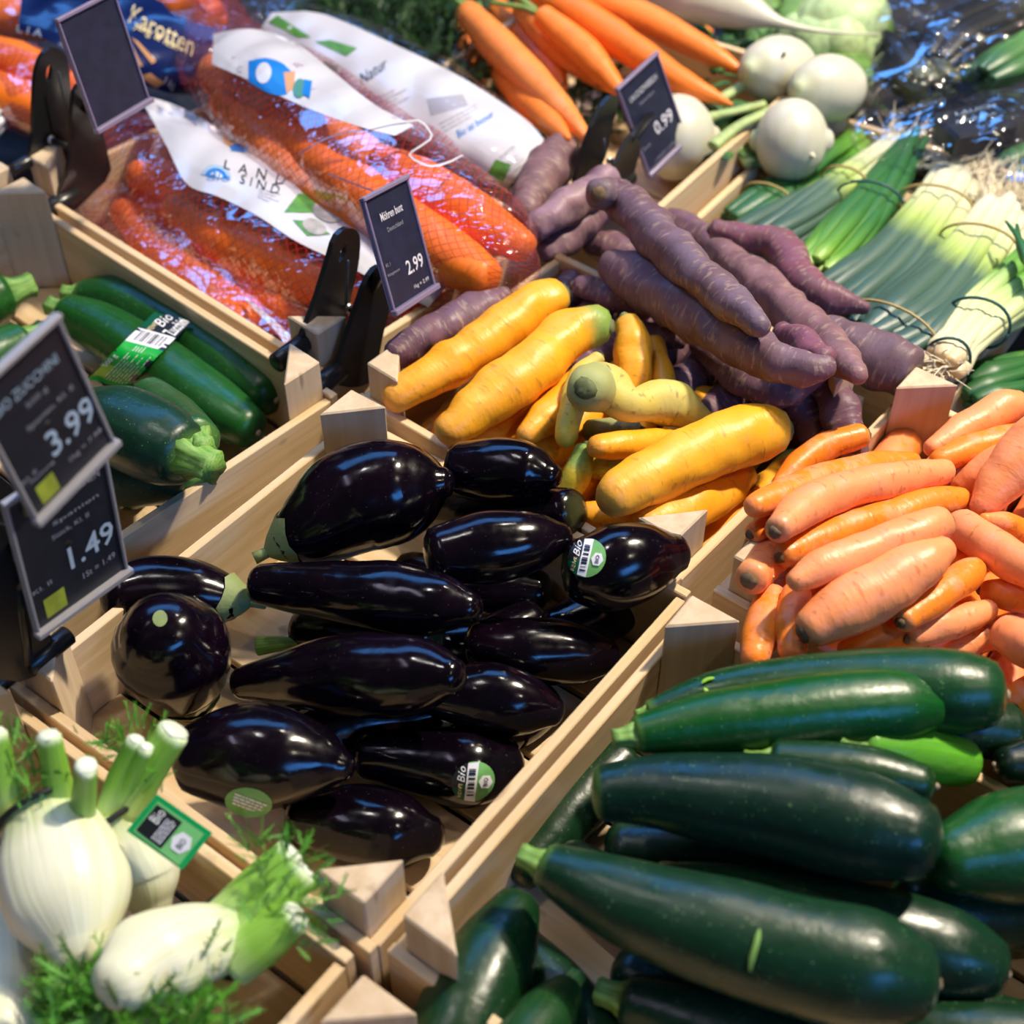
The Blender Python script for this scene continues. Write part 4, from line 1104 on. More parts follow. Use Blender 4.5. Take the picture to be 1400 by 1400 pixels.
g6, b6 = bag('g6', 'lowest carrot bag, dark red, squeezed against the crate rim', [(150, 270, 34), (205, 330, 60), (290, 395, 66), (370, 455, 52), (410, 490, 30)], -.040, 'film_net', seed=1)
inner('ig61', 'carrot inside the lowest dark bag, nearer the rim', [(170, 290, 20), (240, 365, 34), (340, 440, 30)], -.040)
inner('ig62', 'carrot inside the lowest dark bag, away from the rim', [(200, 270, 22), (290, 350, 36), (390, 430, 32)], -.040)
strip('printed_field', [(330, 400), (370, 432), (400, 460)], [(345, 420), (375, 450), (395, 478)], b6, M['white_print'], g6['ob'], -.0008, 8, 3)
g5, b5 = bag('g5', 'netted orange carrot bag at the left edge behind the blank sign', [(-80, 90, 50), (0, 105, 58), (70, 140, 58), (120, 170, 40)], .010, 'film_net', seed=9)
inner('ig51', 'carrot inside the left edge bag, upper one', [(-60, 70, 26), (20, 90, 34), (90, 125, 28)], .012)
inner('ig52', 'carrot inside the left edge bag, lower one', [(-60, 115, 26), (10, 135, 34), (80, 165, 26)], .012)
g4, b4 = bag('g4', 'carrot bag with a deep blue print, at the back of the bags', [(-60, 20, 50), (40, 30, 70), (150, 55, 84), (240, 70, 80), (300, 80, 50)], .012, 'film', seed=5)
inner('ig41', 'carrot inside the blue printed bag, at its upper edge', [(180, -10, 22), (230, 5, 30), (290, 25, 26)], .022)
inner('ig42', 'carrot inside the blue printed bag, at the left', [(-60, 10, 22), (0, 20, 30), (60, 30, 26)], .012)
strip('printed_field', [(30, -10), (90, -20), (150, -20), (215, 0), (240, 22), (296, 40)], [(25, 40), (80, 62), (150, 100), (215, 122), (240, 128), (270, 128)], b4, M['blue_print'], g4['ob'], .0006)
for k, pp in enumerate([[(166, 44), (176, 52), (196, 92), (186, 88)], [(180, 52), (190, 58), (214, 84), (208, 88)], [(192, 104), (206, 100), (224, 112), (214, 120)]]):
    patch('printed_carrot', pp, b4, M['tan_print'], g4['ob'], .0012, 4, 4)
lettering('Karotten', [(183, 8), (268, 52), (262, 78), (176, 32)], b4, M['cream_text'], g4['ob'], .0016)
lettering('jung & fein', [(188, 29), (246, 60), (240, 74), (182, 42)], b4, M['cream_text'], g4['ob'], .0016, shear=.2)
lettering('1 kg', [(228, 104), (240, 112), (236, 124), (222, 116)], b4, M['chalk'], g4['ob'], .0016)
lettering('L I A', [(26, 34), (60, 42), (58, 52), (24, 44)], b4, M['chalk_blue'], g4['ob'], .0016)

g3, b3 = bag('g3', 'white printed carrot bag behind the netted one', [(350, 12, 34), (420, 48, 52), (510, 96, 64), (610, 158, 68), (690, 208, 54), (722, 232, 34)], .012, 'film', seed=13, caps=(.5, .5))
inner('ig31', 'carrot inside the white bag, at its upper edge', [(520, 80, 20), (600, 128, 26), (680, 180, 22)], .012)
P3 = g3['ob']
strip('printed_field', [(372, 18), (440, 20), (540, 62), (640, 112), (732, 176), (744, 214)], [(350, 50), (420, 92), (500, 150), (590, 212), (690, 262), (716, 262)], b3, M['white_print'], P3, .0008, 34, 10)
for c in ([(368, 31), (380, 22), (426, 52), (408, 52)], [(432, 58), (452, 56), (489, 67), (474, 78)]): patch('green_stripe', c, b3, M['green_print'], P3, .0014, 6, 3)
patch('teal_field', [(444, 84), (464, 92), (458, 104), (440, 96)], b3, M['teal_print'], P3, .0014, 3, 3)
lettering('ING', [(452, 92), (474, 100), (468, 112), (446, 104)], b3, M['grey_text'], P3, .0014)
lettering('Natur', [(490, 104), (526, 80), (532, 92), (496, 118)], b3, M['black_text'], P3, .0014, shear=.3)
lines([(516, 132), (552, 116), (566, 134), (528, 154)], b3, M['grey_text'], P3, 4, .0013, seed=4, thick=.3)
lines([(600, 168), (655, 140), (664, 152), (608, 184)], b3, M['grey_text'], P3, 3, .0013, seed=6, thick=.25)
lettering('Bio ist besser', [(624, 180), (672, 152), (676, 160), (628, 190)], b3, M['blue_text'], P3, .0014)
patch('green_seal', [(678, 218), (700, 226), (688, 248), (668, 236)], b3, M['green_print'], P3, .0014, 3, 3)
lines([(690, 224), (716, 204), (728, 216), (700, 240)], b3, M['grey_text'], P3, 4, .0013, seed=8, thick=.3)
lettering('www.naturland.de', [(688, 256), (736, 214), (740, 222), (694, 264)], b3, M['black_text'], P3, .0014)
lettering('DE-ÖKO-006', [(682, 214), (702, 198), (704, 203), (685, 219)], b3, M['grey_text'], P3, .0014)
patch('striped_corner', [(584, 136), (632, 130), (640, 146), (590, 158)], b3, M['grey_text'], P3, .0011, 5, 3)

g2, b2 = bag('g2', 'carrot bag with a white printed field, lying in front of the netted one', [(162, 185, 26), (203, 216, 68), (288, 286, 90), (378, 338, 88), (470, 380, 80), (560, 408, 58), (612, 398, 34)], -.016, 'film_net', flat=.78, seed=21)
inner('ig21', 'carrot inside the front bag, its rounded end at the upper left', [(192, 240, 22), (235, 250, 30), (300, 280, 30), (340, 310, 22)], -.012)
inner('ig22', 'longest carrot inside the front bag, along the crate rim', [(244, 290, 26), (310, 330, 40), (390, 364, 44), (455, 388, 36), (500, 400, 26)], -.014)
inner('ig23', 'carrot inside the front bag, at its right end', [(430, 330, 22), (500, 372, 32), (565, 412, 26)], -.014)
inner('ig24', 'carrot inside the front bag, hidden under the white print', [(260, 230, 22), (340, 270, 34), (420, 310, 30)], -.018)
P2 = g2['ob']
strip('printed_field', [(188, 128), (250, 148), (330, 196), (400, 238), (480, 280), (560, 330), (630, 370)], [(228, 200), (256, 252), (300, 270), (352, 296), (404, 330), (470, 362), (585, 420)], b2, M['white_print'], P2, .0008, 34, 8)
lettering('ANGSE', [(250, 154), (296, 164), (294, 174), (249, 164)], b2, M['grey_text'], P2, .0014)
oval('teal_disc', (326, 197), (13, 0), (0, 12), b2, M['teal_print'], P2, .0014, t0=.5, t1=1.0)
patch('tan_corner', [(300, 180), (322, 182), (316, 204), (306, 196)], b2, M['tan_print'], P2, .0012, 3, 3)
patch('blue_wave', [(314, 200), (340, 198), (336, 210), (316, 208)], b2, M['sky_print'], P2, .0015, 3, 2)
lettering('L  A  N  D', [(308, 220), (392, 240), (388, 256), (306, 232)], b2, M['black_text'], P2, .0014)
lettering('S I N D', [(330, 240), (384, 256), (380, 268), (328, 252)], b2, M['black_text'], P2, .0014)
for rr_ in (1.0, .72, .45):
    oval('blue_arc', (296, 244), (20 * rr_, 4 * rr_), (-3 * rr_, 17 * rr_), b2, M['sky_print' if rr_ == .72 else ('chalk' if rr_ == .45 else 'chalk_blue')], P2, .0012 + .0004 * (1.2 - rr_), t0=.5, t1=1.0)
lettering('Bio', [(288, 236), (316, 240), (314, 250), (286, 246)], b2, M['blue_text'], P2, .0024)
lines([(356, 258), (396, 268), (380, 286), (352, 272)], b2, M['grey_text'], P2, 4, .0013, seed=12, thick=.28)
patch('photo_field', [(408, 266), (440, 268), (472, 292), (388, 292)], b2, M['green_print'], P2, .0013, 5, 4)
patch('photo_field', [(400, 302), (430, 304), (452, 322), (420, 324)], b2, M['green_print'], P2, .0013, 5, 4)
oval('photo_shape', (448, 292), (20, 8), (-5, 12), b2, M['grey_print'], P2, .0018)
oval('photo_shape', (430, 312), (16, 7), (-4, 9), b2, M['grey_print'], P2, .0018)
lettering('Bio', [(574, 388), (592, 384), (594, 392), (576, 398)], b2, M['black_text'], P2, .0014)

g1, b1 = bag('g1', 'topmost carrot bag in clear film with a red printed net', [(282, -30, 20), (295, 8, 26), (312, 80, 60), (374, 138, 84), (453, 194, 86), (540, 252, 88), (636, 322, 78), (704, 362, 50), (728, 366, 26)], .034, 'film_net', flat=.78, seed=33)
inner('ig11', 'main long carrot inside the topmost bag', [(374, 168, 22), (430, 215, 36), (520, 290, 42), (610, 348, 40), (664, 380, 28)], .034)
inner('ig12', 'right carrot inside the topmost bag', [(524, 222, 24), (580, 252, 33), (655, 302, 35), (716, 338, 22)], .036)
inner('ig13', 'pale carrot inside the topmost bag, behind the white print', [(296, 100, 28), (350, 135, 40), (420, 178, 40), (500, 215, 30)], .026, color=(.80, .26, .08, 1))
inner('ig14', 'carrot at the lower left inside the topmost bag', [(310, 140, 24), (360, 195, 34), (430, 260, 30), (500, 310, 24)], .022, color=(.82, .20, .03, 1))
P1 = g1['ob']
strip('printed_field', [(292, 46), (345, 40), (400, 56), (455, 98), (510, 142), (566, 172)], [(290, 88), (336, 108), (388, 134), (440, 156), (500, 176), (540, 186)], b1, M['white_print'], P1, .0004, 28, 8)
strip('blue_shape', [(340, 84), (362, 80), (384, 86), (398, 98)], [(340, 112), (364, 126), (382, 131), (392, 130)], b1, M['sky_print'], P1, .0006, 8, 5)
oval('white_cloud', (361, 101), (10, 3), (-3, 14), b1, M['white_print'], P1, .0012)
patch('tan_shape', [(388, 100), (404, 98), (402, 122), (392, 128)], b1, M['tan_print'], P1, .0009, 3, 3)
oval('teal_disc', (410, 122), (9, 2), (-2, 13), b1, M['teal_print'], P1, .0012)
patch('blue_corner', [(416, 110), (427, 112), (424, 136), (414, 130)], b1, M['sky_print'], P1, .0013, 3, 3)
lettering('C', [(326, 90), (334, 92), (332, 100), (324, 98)], b1, M['grey_text'], P1, .0012)
def seam(px, parent, bv, w, mat, name='film_seam'):
    q = crom(np.array([(*p, 0) for p in px], float), 26)[:, :2]
    d = np.gradient(q, axis=0); nrm = np.stack([-d[:, 1], d[:, 0]], 1); nrm /= np.linalg.norm(nrm, axis=1)[:, None]
    pxs = [tuple(p) for p in (q + nrm * w / 2)] + [tuple(p) for p in (q - nrm * w / 2)]
    return make(name, drape(pxs, bv, .0014), [(i, i + 1, i + 27, i + 26) for i in range(25)], mat, parent)
seam([(504, 178), (540, 170), (572, 167), (580, 172), (590, 188), (578, 200), (560, 213), (574, 224), (590, 229), (612, 224), (632, 214)], P1, b1, 2.6, M['white_print'])
seam([(410, 211), (440, 194), (470, 184), (500, 180)], P1, b1, 2.2, M['holder'])
seam([(450, 238), (480, 250), (512, 262)], P1, b1, 2.2, M['holder'])
V, F, a = tube([at(296, 16, .040), at(290, -6, .046), at(286, -26, .048)], [.012, .020, .026], 24, .1, .1, lobes=9, lobe_amp=.22, flat=.5)
make('gathered_neck', V, F, M['film_net'], P1, attrs=a)
V, F, a = tube([at(40, 150, .0), at(20, 146, .004), at(-8, 148, .008), at(-34, 160, .01)], [.010, .016, .024, .030], 36, .1, .1, lobes=13, lobe_amp=.16, flat=.6)
make('gathered_neck', V, F, M['white_print'], g5['ob'], attrs=a)

# ------------------------------------------------------------------ film-wrapped zucchini packs
def pz(key, label, pts, base=FE, **k): return veg(key, 'zucchini', label, pts, base, group='zucchini in film packs', **k)
pz('k0', 'zucchini lying under the packs beside the crate end', [(60, 600, 40), (130, 640, 48), (190, 660, 40)], crown=False)
pz('k6', 'small zucchini end low by the crate rim, light green tip', [(110, 690, 26), (138, 684, 28), (160, 676, 20)], head=1)
pz('k1', 'labelled pack zucchini, the farther one along the crate wall', [(112, 404, 22), (165, 414, 37), (245, 453, 42), (320, 505, 41), (366, 538, 33)], head=0, heights=(-.040, -.040), color=(.012, .075, .012))
pz('k2', 'labelled pack zucchini, the nearer one', [(92, 428, 26), (150, 456, 38), (230, 510, 43), (300, 560, 41), (340, 584, 30)], head=0, heights=(-.030, -.034), color=(.012, .085, .012))
pz('k7', 'zucchini standing behind the price signs with a pale ruffled end', [(-70, 520, 36), (-10, 490, 38), (30, 468, 30)], head=1, color=(.02, .10, .02))
pz('k3', 'zucchini at the left edge, bright green stem towards the right', [(-90, 430, 40), (-30, 415, 40), (4, 403, 34)], head=1, base=-.05, color=(.015, .085, .012))
pz('k5', 'zucchini of the lower pack, nearer the crate rim', [(60, 620, 44), (150, 640, 50), (225, 646, 44), (248, 646, 36)], head=1)
pz('k8', 'zucchini between the two packs, lighter side up', [(205, 545, 30), (240, 575, 36), (268, 602, 34)], head=1, color=(.016, .085, .022))
pz('k4', 'big dark zucchini of the lower pack, ruffled stem to the right', [(112, 566, 36), (165, 582, 56), (220, 606, 58), (250, 620, 46)], head=1, color=(.008, .038, .020), base=-.04)
def wrap_film(key, its, label, infl=1.045):
    pass
bk = bvh_of(ITEM['k1'], ITEM['k2'])
# the paper band lies taut across both zucchini
def taut(corners, n=14):
    L = [bil(corners, .5, t) for t in np.linspace(0, 1, n)]
    return L
cor = [(211, 427), (261, 441), (173, 531), (118, 517)]   # far left, far right, near right, near left
q0 = np.array([cor[0], cor[3]], float); q1 = np.array([cor[1], cor[2]], float)
def band_piece(name, ta, tb, mat, parent, off, sa=0.0, sb=1.0, nx=6, ny=8):
    px = []
    for j in range(ny + 1):
        t = ta + (tb - ta) * j / ny
        for i in range(nx + 1):
            s = sa + (sb - sa) * i / nx
            px.append((q0[0] * (1 - t) + q0[1] * t) * (1 - s) + (q1[0] * (1 - t) + q1[1] * t) * s)
    return make(name, drape(px, BANDV, off), grid_faces(nx, ny), mat, parent)
def bq(s, t): return (q0[0] * (1 - t) + q0[1] * t) * (1 - s) + (q1[0] * (1 - t) + q1[1] * t) * s
raw = drape([bq(s, t) for t in np.linspace(0, 1, 15) for s in np.linspace(0, 1, 5)], bk, .003)
Dp = ((raw - CAM) @ FW).reshape(15, 5)
for it_ in range(40):                                   # pull the band taut over the groove
    m_ = Dp.copy(); m_[1:-1] = np.minimum(Dp[1:-1], (Dp[:-2] + Dp[2:]) / 2); Dp = m_
Dp = np.repeat(Dp.min(axis=1, keepdims=True), 5, 1)
Pb = []
for a_, t in enumerate(np.linspace(0, 1, 15)):
    for b_, s in enumerate(np.linspace(0, 1, 5)): Pb.append(CAM + ray(*bq(s, t)) * (Dp[a_, b_] - .002))
BANDV = BVHTree.FromPolygons([tuple(p) for p in Pb], grid_faces(4, 14))
lab = make('pack_label', Pb, grid_faces(4, 14), M['label_black']); tag(lab, 'paper band round the zucchini pack, black, white and green with a barcode', 'label')
band_piece('dark_green_field', 0, .22, M['label_dgreen'], lab, .0004, 0, .28, 3, 4)
band_piece('barcode_field', .235, .43, M['label_white'], lab, .0004)
band_piece('green_field', .43, 1.0, M['label_green'], lab, .0004)
band_piece('lime_field', .76, .98, M['label_lime'], lab, .0007, .04, .34, 3, 4)
bars([bq(.16, .26), bq(.86, .26), bq(.86, .40), bq(.16, .40)], BANDV, M['label_black'], lab, 14, .0008, seed=5)
lettering('Zucchini', [bq(.60, .225), bq(.62, -.02), bq(.99, .0), bq(.96, .225)], BANDV, M['white_text'], lab, .0009, bold=.015)
lettering('Bio', [bq(.20, .14), bq(.22, -.03), bq(.56, .0), bq(.52, .16)], BANDV, M['white_text'], lab, .0009, shear=.25)
lettering('REWE', [bq(.22, .235), bq(.22, .13), bq(.36, .13), bq(.36, .235)], BANDV, M['cream_text'], lab, .0009)
lettering('500 g', [bq(.03, .79), bq(.03, .62), bq(.22, .64), bq(.20, .79)], BANDV, M['white_text'], lab, .0009, bold=.012)
lines([bq(.30, .95), bq(.30, .55), bq(.92, .50), bq(.92, .95)], BANDV, M['white_text'], lab, 8, .0008, seed=15, thick=.22, lo=.6)
lines([bq(.34, .53), bq(.34, .44), bq(.62, .44), bq(.62, .53)], BANDV, M['white_text'], lab, 4, .0008, seed=16, thick=.3, lo=.6)

# ------------------------------------------------------------------ fennel
def frond(centers, parent, mat, name='fronds', n=60, size=.016, spread=.012, seed=1, droop=0.0):
    """feathery leaves: thin stalks with many small blades"""
    r = random.Random(seed); m = Mesh()
    for c, dr in centers:
        c = np.asarray(c, float); dr = np.asarray(dr, float)
        for k in range(n):
            d = dr + np.array([r.gauss(0, .6), r.gauss(0, .6), r.gauss(0, .5)]); d /= np.linalg.norm(d)
            p = c + np.array([r.gauss(0, spread), r.gauss(0, spread), r.gauss(0, spread * .6)])
            L = size * r.uniform(.6, 1.4); w = L * .05
            s = np.cross(d, np.array([r.gauss(0, 1), r.gauss(0, 1), r.gauss(0, 1)])); s /= np.linalg.norm(s)
            e = p + d * L + Z * (-droop * L)
            m.add([p - s * w, p + s * w, e + s * w * .6, e - s * w * .6], [(0, 1, 2, 3)])
            for f in np.linspace(.2, 1.0, 7):
                b = p + (e - p) * f
                for sg in (-1, 1):
                    t_ = b + (s * sg * .8 + d * .7 + np.array([r.gauss(0, .2)] * 3)) * L * .26 * (1.25 - f * .6)
                    o2 = d * L * .035
                    m.add([b - o2, b + o2, t_ + o2 * .5], [(0, 1, 2)])
    ob = m.build(name, M[mat], parent); ob['kind'] = 'stuff'
    return ob

def fennel(key, label, bulb, base, stalks, band=None, fr=(), heights=None, rise=.012):
    if heights is None:
        za, zb, pts = settle(bulb, base, .05)
    else:
        za, zb = heights; pts = np.array([(*p, 0.0) if len(p) == 3 else p for p in bulb], float)
    q = crom(pts, 40); t = np.linspace(0, 1, 40); C, D, R = resolve(q, za * (1 - t) + zb * t + q[:, 3])
    Pile.put(q[::3, 0], q[::3, 1], q[::3, 2], D[::3], R[::3])
    V, F, a = tube(C, R, 32, .75, .25, lobes=5, lobe_amp=.018, bump=.002, bfreq=30, flat=.9)
    ob = make('fennel_bulb', V, F, M['fennel'], attrs=a); tag(ob, label, 'fennel', 'fennel bulbs')
    it = dict(ob=ob, V=V, F=F, C=C, R=R); ITEM[key] = it
    zt = zb
    for st in stalks:
        sq = crom(np.array([(*p, 0.0) if len(p) == 3 else p for p in st], float), 14)
        Cs, Ds, Rs = resolve(sq, zt + .004 + sq[:, 3] + np.linspace(0, rise, 14))
        Vs, Fs, as_ = tube(Cs, Rs, 16, .2, .12, lobes=3, lobe_amp=.05, flat=.85)
        so = make('stalk', Vs, Fs, M['fennel_stalk'], ob, attrs=as_)
        d = Cs[-1] - Cs[-2]; d /= np.linalg.norm(d)
        Vd, Fd = disc_dome(Cs[-1] + d * Rs[-1] * .12, d, Rs[-1] * .80, .0015, 14, .06, 3)
        make('cut_end', Vd, Fd, M['cut_end'], so)
    if band:
        i0, k_ = band
        c = C[i0]; T, S, U = frames(C)
        th = np.linspace(0, 2 * math.pi, 33)[:-1]
        tl = .18
        ring = np.array([c + S[i0] * math.cos(x) * R[i0] * 1.10 + U[i0] * math.sin(x) * R[i0] * 1.02 + T[i0] * R[i0] * tl * math.sin(x + 1) for x in th])
        ring = np.vstack([ring, ring[:1]])
        Vr, Fr, _ = tube(ring, np.full(33, .0019), 8, 0, 0); make('elastic_band', Vr, Fr, M['band_black'], ob)
    if fr: frond([(at(x, y, zt + dz), np.array(dv)) for x, y, dz, dv in fr], ob, 'frond', n=55 if key == 'f5' else 20, seed=len(key) * 7 + len(fr), size=.016 if key == 'f5' else .010, spread=.010 if key == 'f5' else .006)
    return it

fennel('f2', 'fennel bulb with a green cardboard tag, behind the big one', [(206, 1236, 30), (196, 1200, 50), (178, 1155, 50), (158, 1112, 40)], -.06,
       [[(150, 1112, 22), (165, 1060, 18), (186, 1012, 14)], [(172, 1110, 27), (202, 1055, 26), (238, 1000, 24)], [(158, 1110, 18), (176, 1075, 15), (200, 1022, 12)]], band=(38, 1), rise=.04, heights=(-.012, .024),
       fr=((172, 1010, .03, (-.3, .6, .5)), (190, 1030, .03, (.3, .6, .5)), (160, 1020, .02, (-.6, .4, .4)), (215, 1060, .02, (.3, .2, .5)), (205, 1010, .03, (.2, .8, .5))))
fennel('f5', 'fennel at the bottom edge, mostly feathery green', [(200, 1500, 60), (190, 1440, 62), (180, 1400, 46)], -.05,
       [[(150, 1410, 24), (110, 1385, 22), (72, 1368, 20)], [(190, 1410, 24), (210, 1370, 20), (230, 1350, 16)]], band=None,
       fr=((130, 1380, .05, (-.5, .4, .5)), (170, 1370, .055, (-.2, .6, .6)), (220, 1375, .055, (.3, .5, .5)), (110, 1395, .05, (-.5, .2, .5)), (260, 1395, .05, (.6, .3, .4)), (150, 1350, .045, (0, .8, .4)), (190, 1390, .06, (0, .5, .7)), (240, 1360, .045, (.4, .6, .4)), (90, 1370, .04, (-.6, .5, .4))))
fennel('f4', 'fennel bulb cut off by the left picture edge', [(0, 1420, 60), (8, 1340, 68), (2, 1260, 52), (-8, 1215, 36)], -.04, [[(-10, 1215, 20), (-20, 1150, 18), (-30, 1100, 15)]], band=None)
fennel('f1', 'biggest round fennel bulb at the left, stalks cut short', [(108, 1296, 46), (96, 1240, 84), (82, 1180, 84), (66, 1130, 66), (60, 1108, 58)], -.04,
       [[(14, 1115, 26), (2, 1060, 21), (-8, 1002, 17)], [(84, 1110, 24), (76, 1060, 20), (66, 1006, 17)], [(112, 1120, 22), (116, 1080, 19), (118, 1048, 18)]], band=(37, 1), rise=.045,
       fr=((36, 1050, .03, (.3, .5, .5)), (10, 1010, .03, (-.1, .7, .5)), (48, 1075, .03, (.5, .3, .4))))
fennel('f3', 'fennel bulb in front, green stalks pointing right over the rim', [(168, 1342, 46), (206, 1316, 70), (255, 1296, 64), (300, 1284, 52), (318, 1280, 52)], -.03,
       [[(306, 1262, 36), (352, 1213, 32), (398, 1166, 24)], [(322, 1296, 36), (370, 1240, 30), (418, 1192, 18)], [(322, 1312, 38), (366, 1282, 34), (406, 1252, 24)], [(330, 1290, 20), (390, 1230, 14), (448, 1196, 6)]], band=(37, 1), rise=.022,
       fr=((385, 1165, .05, (-.1, .7, .6)), (410, 1170, .05, (.5, .6, .5)), (350, 1160, .04, (-.5, .6, .5)), (425, 1270, .04, (.6, -.2, .2)), (430, 1225, .04, (.8, .2, .3)), (370, 1240, .055, (.3, .3, .6))))
# cardboard tag hanging from the elastic of the rear fennel
fo = ITEM['f2']['ob']
tc = [(214, 1086), (290, 1139), (247, 1192), (173, 1136)]
tz = (.058, .046, .036, .046)
TV = [at(x, y, z_) for (x, y), z_ in zip(tc, tz)]
TV[2] = TV[1] + TV[3] - TV[0]
nn_ = np.cross(TV[1] - TV[0], TV[3] - TV[0]); nn_ /= np.linalg.norm(nn_)
if nn_[2] < 0: nn_ = -nn_
card = make('label_tag', [p for p in TV] + [p - nn_ * .0012 for p in TV], [(0, 1, 2, 3), (7, 6, 5, 4), (0, 4, 5, 1), (1, 5, 6, 2), (2, 6, 7, 3), (3, 7, 4, 0)], M['tag_green'], fo, smooth=False)
card['label'] = 'green cardboard tag with a black field'
BT = BVHTree.FromPolygons([tuple(p) for p in TV], [(0, 1, 2, 3)])
tq = lambda s, t: bil(tc, s, t)
patch('light_field', [tq(.08, .1), tq(.92, .1), tq(.92, .92), tq(.08, .92)], BT, M['tag_light'], card, .0004, 2, 2)
patch('black_field', [tq(.10, .16), tq(.56, .16), tq(.56, .86), tq(.10, .86)], BT, M['label_black'], card, .0007, 2, 2)
lines([tq(.52, .80), tq(.52, .22), tq(.34, .22), tq(.34, .80)], BT, M['chalk'], card, 4, .0010, seed=21, thick=.5, lo=.9)
lettering('Bio', [tq(.14, .5), tq(.14, .2), tq(.30, .2), tq(.30, .5)], BT, M['white_text'], card, .0010)
oval('white_hexagon', tq(.74, .52), np.array(tq(.9, .52)) - tq(.74, .52), np.array(tq(.74, .76)) - tq(.74, .52), BT, M['label_white'], card, .0008, rings=2, n=6)
lettering('BIO', [tq(.70, .64), tq(.70, .42), tq(.80, .42), tq(.80, .64)], BT, M['black_text'], card, .0011)
# ------------------------------------------------------------------ bunched carrots, turnips, radish, cabbage
rad2 = veg('radish2', 'turnip', 'white root glimpsed under the carrot tips', [(985, 86, 12), (950, 78, 20), (910, 70, 22)], -.07, name='white_radish', cat='radish', group='', crown=False)
def carrot_bunch(label, items, leaves, base, seed):
    first = items[0]
    e = empty('carrot_bunch', at(first[0][0][0], first[0][0][1], base)); e['_org'] = list(map(float, e.location))
    tag(e, label, 'carrot bunch', 'bunched carrots with greens')
    for k, (pts, col) in enumerate(items):
        it = veg('%s%d' % (label[:12], k), 'orange_fresh', None, pts, base, head=1, parent=e, name='carrot', color=(*col, .97), caps=(1.2, .4), crown=False, n=18, rings=30)
        c, d = it['C'][-1], it['de']
        for j in range(3):
            sd = np.array([random.gauss(0, .15), random.gauss(0, .15), random.gauss(.1, .1)])
            V, F, a = tube([c, c + (d + sd) * .02, c + (d + sd * 2) * .045], [.0035, .003, .0025], 6, 0, 0); make('leaf_stalk', V, F, M['stalk'], it['ob'])
    if leaves:
        frond(leaves, e, 'carrot_leaf', name='leaves', n=46, size=.030, spread=.016, seed=seed)
    return e
a1_, b1_ = (.84, .22, .03), (.86, .27, .06)
CB = -.035
V, F, a = tube([at(560, 150, -.04), at(500, 60, -.035), at(460, -20, -.03)], [.05, .07, .06], 14, .6, .6, bump=.02, bfreq=30, flat=.45)
carrot_bunch('left carrot bunch lying head-up on its dark feathery greens',
    [([(655, 104, 10), (648, 85, 15), (640, 60, 16), (634, 40, 12)], a1_), ([(775, 188, 6), (756, 170, 18), (720, 135, 22), (685, 92, 20), (668, 60, 14)], a1_),
     ([(772, 122, 6), (755, 95, 19), (716, 55, 22), (682, 14, 17)], a1_), ([(842, 124, 6), (810, 100, 17), (762, 60, 22), (716, 10, 18)], b1_),
     ([(806, 196, 3), (790, 174, 13), (742, 124, 23), (682, 64, 25), (640, 18, 18)], b1_)],
    [(at(x, y, z_), np.array(d)) for x, y, z_, d in [(480, 20, -.02, (-.3, .3, .5)), (520, 50, -.015, (0, .2, .6)), (560, 80, -.015, (.3, -.1, .5)), (600, 110, -.015, (.5, -.2, .4)), (640, 130, -.015, (.6, -.4, .3)), (540, 20, -.015, (-.1, .5, .5)), (600, 60, -.01, (.2, .2, .6)),
     (500, 0, -.02, (-.4, .4, .4)), (580, 20, -.01, (.2, .5, .5)), (460, 40, -.03, (-.5, .1, .4)), (690, 150, -.02, (.6, -.4, .3)), (650, 100, -.03, (.4, -.3, .5)), (550, 110, -.03, (.2, -.4, .4)), (610, 150, -.02, (.3, -.5, .3)), (520, 90, -.03, (0, -.3, .4)),
     (590, -10, -.01, (.1, .6, .5)), (620, 30, -.02, (.3, .3, .5)), (550, -10, -.01, (-.1, .6, .5)), (490, -20, -.02, (-.2, .6, .5)), (570, 60, -.005, (.1, .1, .6)), (530, 130, -.04, (.1, -.4, .3)), (440, 0, -.03, (-.5, .2, .4)), (660, 160, -.03, (.5, -.5, .2))]], CB, 3)
carrot_bunch('right carrot bunch, tips pointing at the round white turnips',
    [([(845, 122, 12), (800, 72, 22), (742, 22, 17)], a1_), ([(1000, 143, 2), (975, 132, 11), (928, 110, 18), (862, 66, 23), (800, 26, 24), (730, -15, 20)], (.86, .20, .02)),
     ([(972, 43, 3), (945, 32, 11), (900, 12, 16), (840, -16, 16)], a1_), ([(1019, 101, 3), (1000, 90, 11), (950, 62, 19), (880, 26, 22), (800, -8, 20)], a1_)],
    [(at(x, y, z_), np.array(d)) for x, y, z_, d in [(820, 120, -.04, (.2, -.3, .4)), (800, 140, -.04, (.1, -.4, .4)), (850, 140, -.04, (.4, -.3, .3)), (1000, 90, -.05, (.4, -.2, .3)), (960, 180, -.06, (.4, -.2, .3))]], CB, 5)

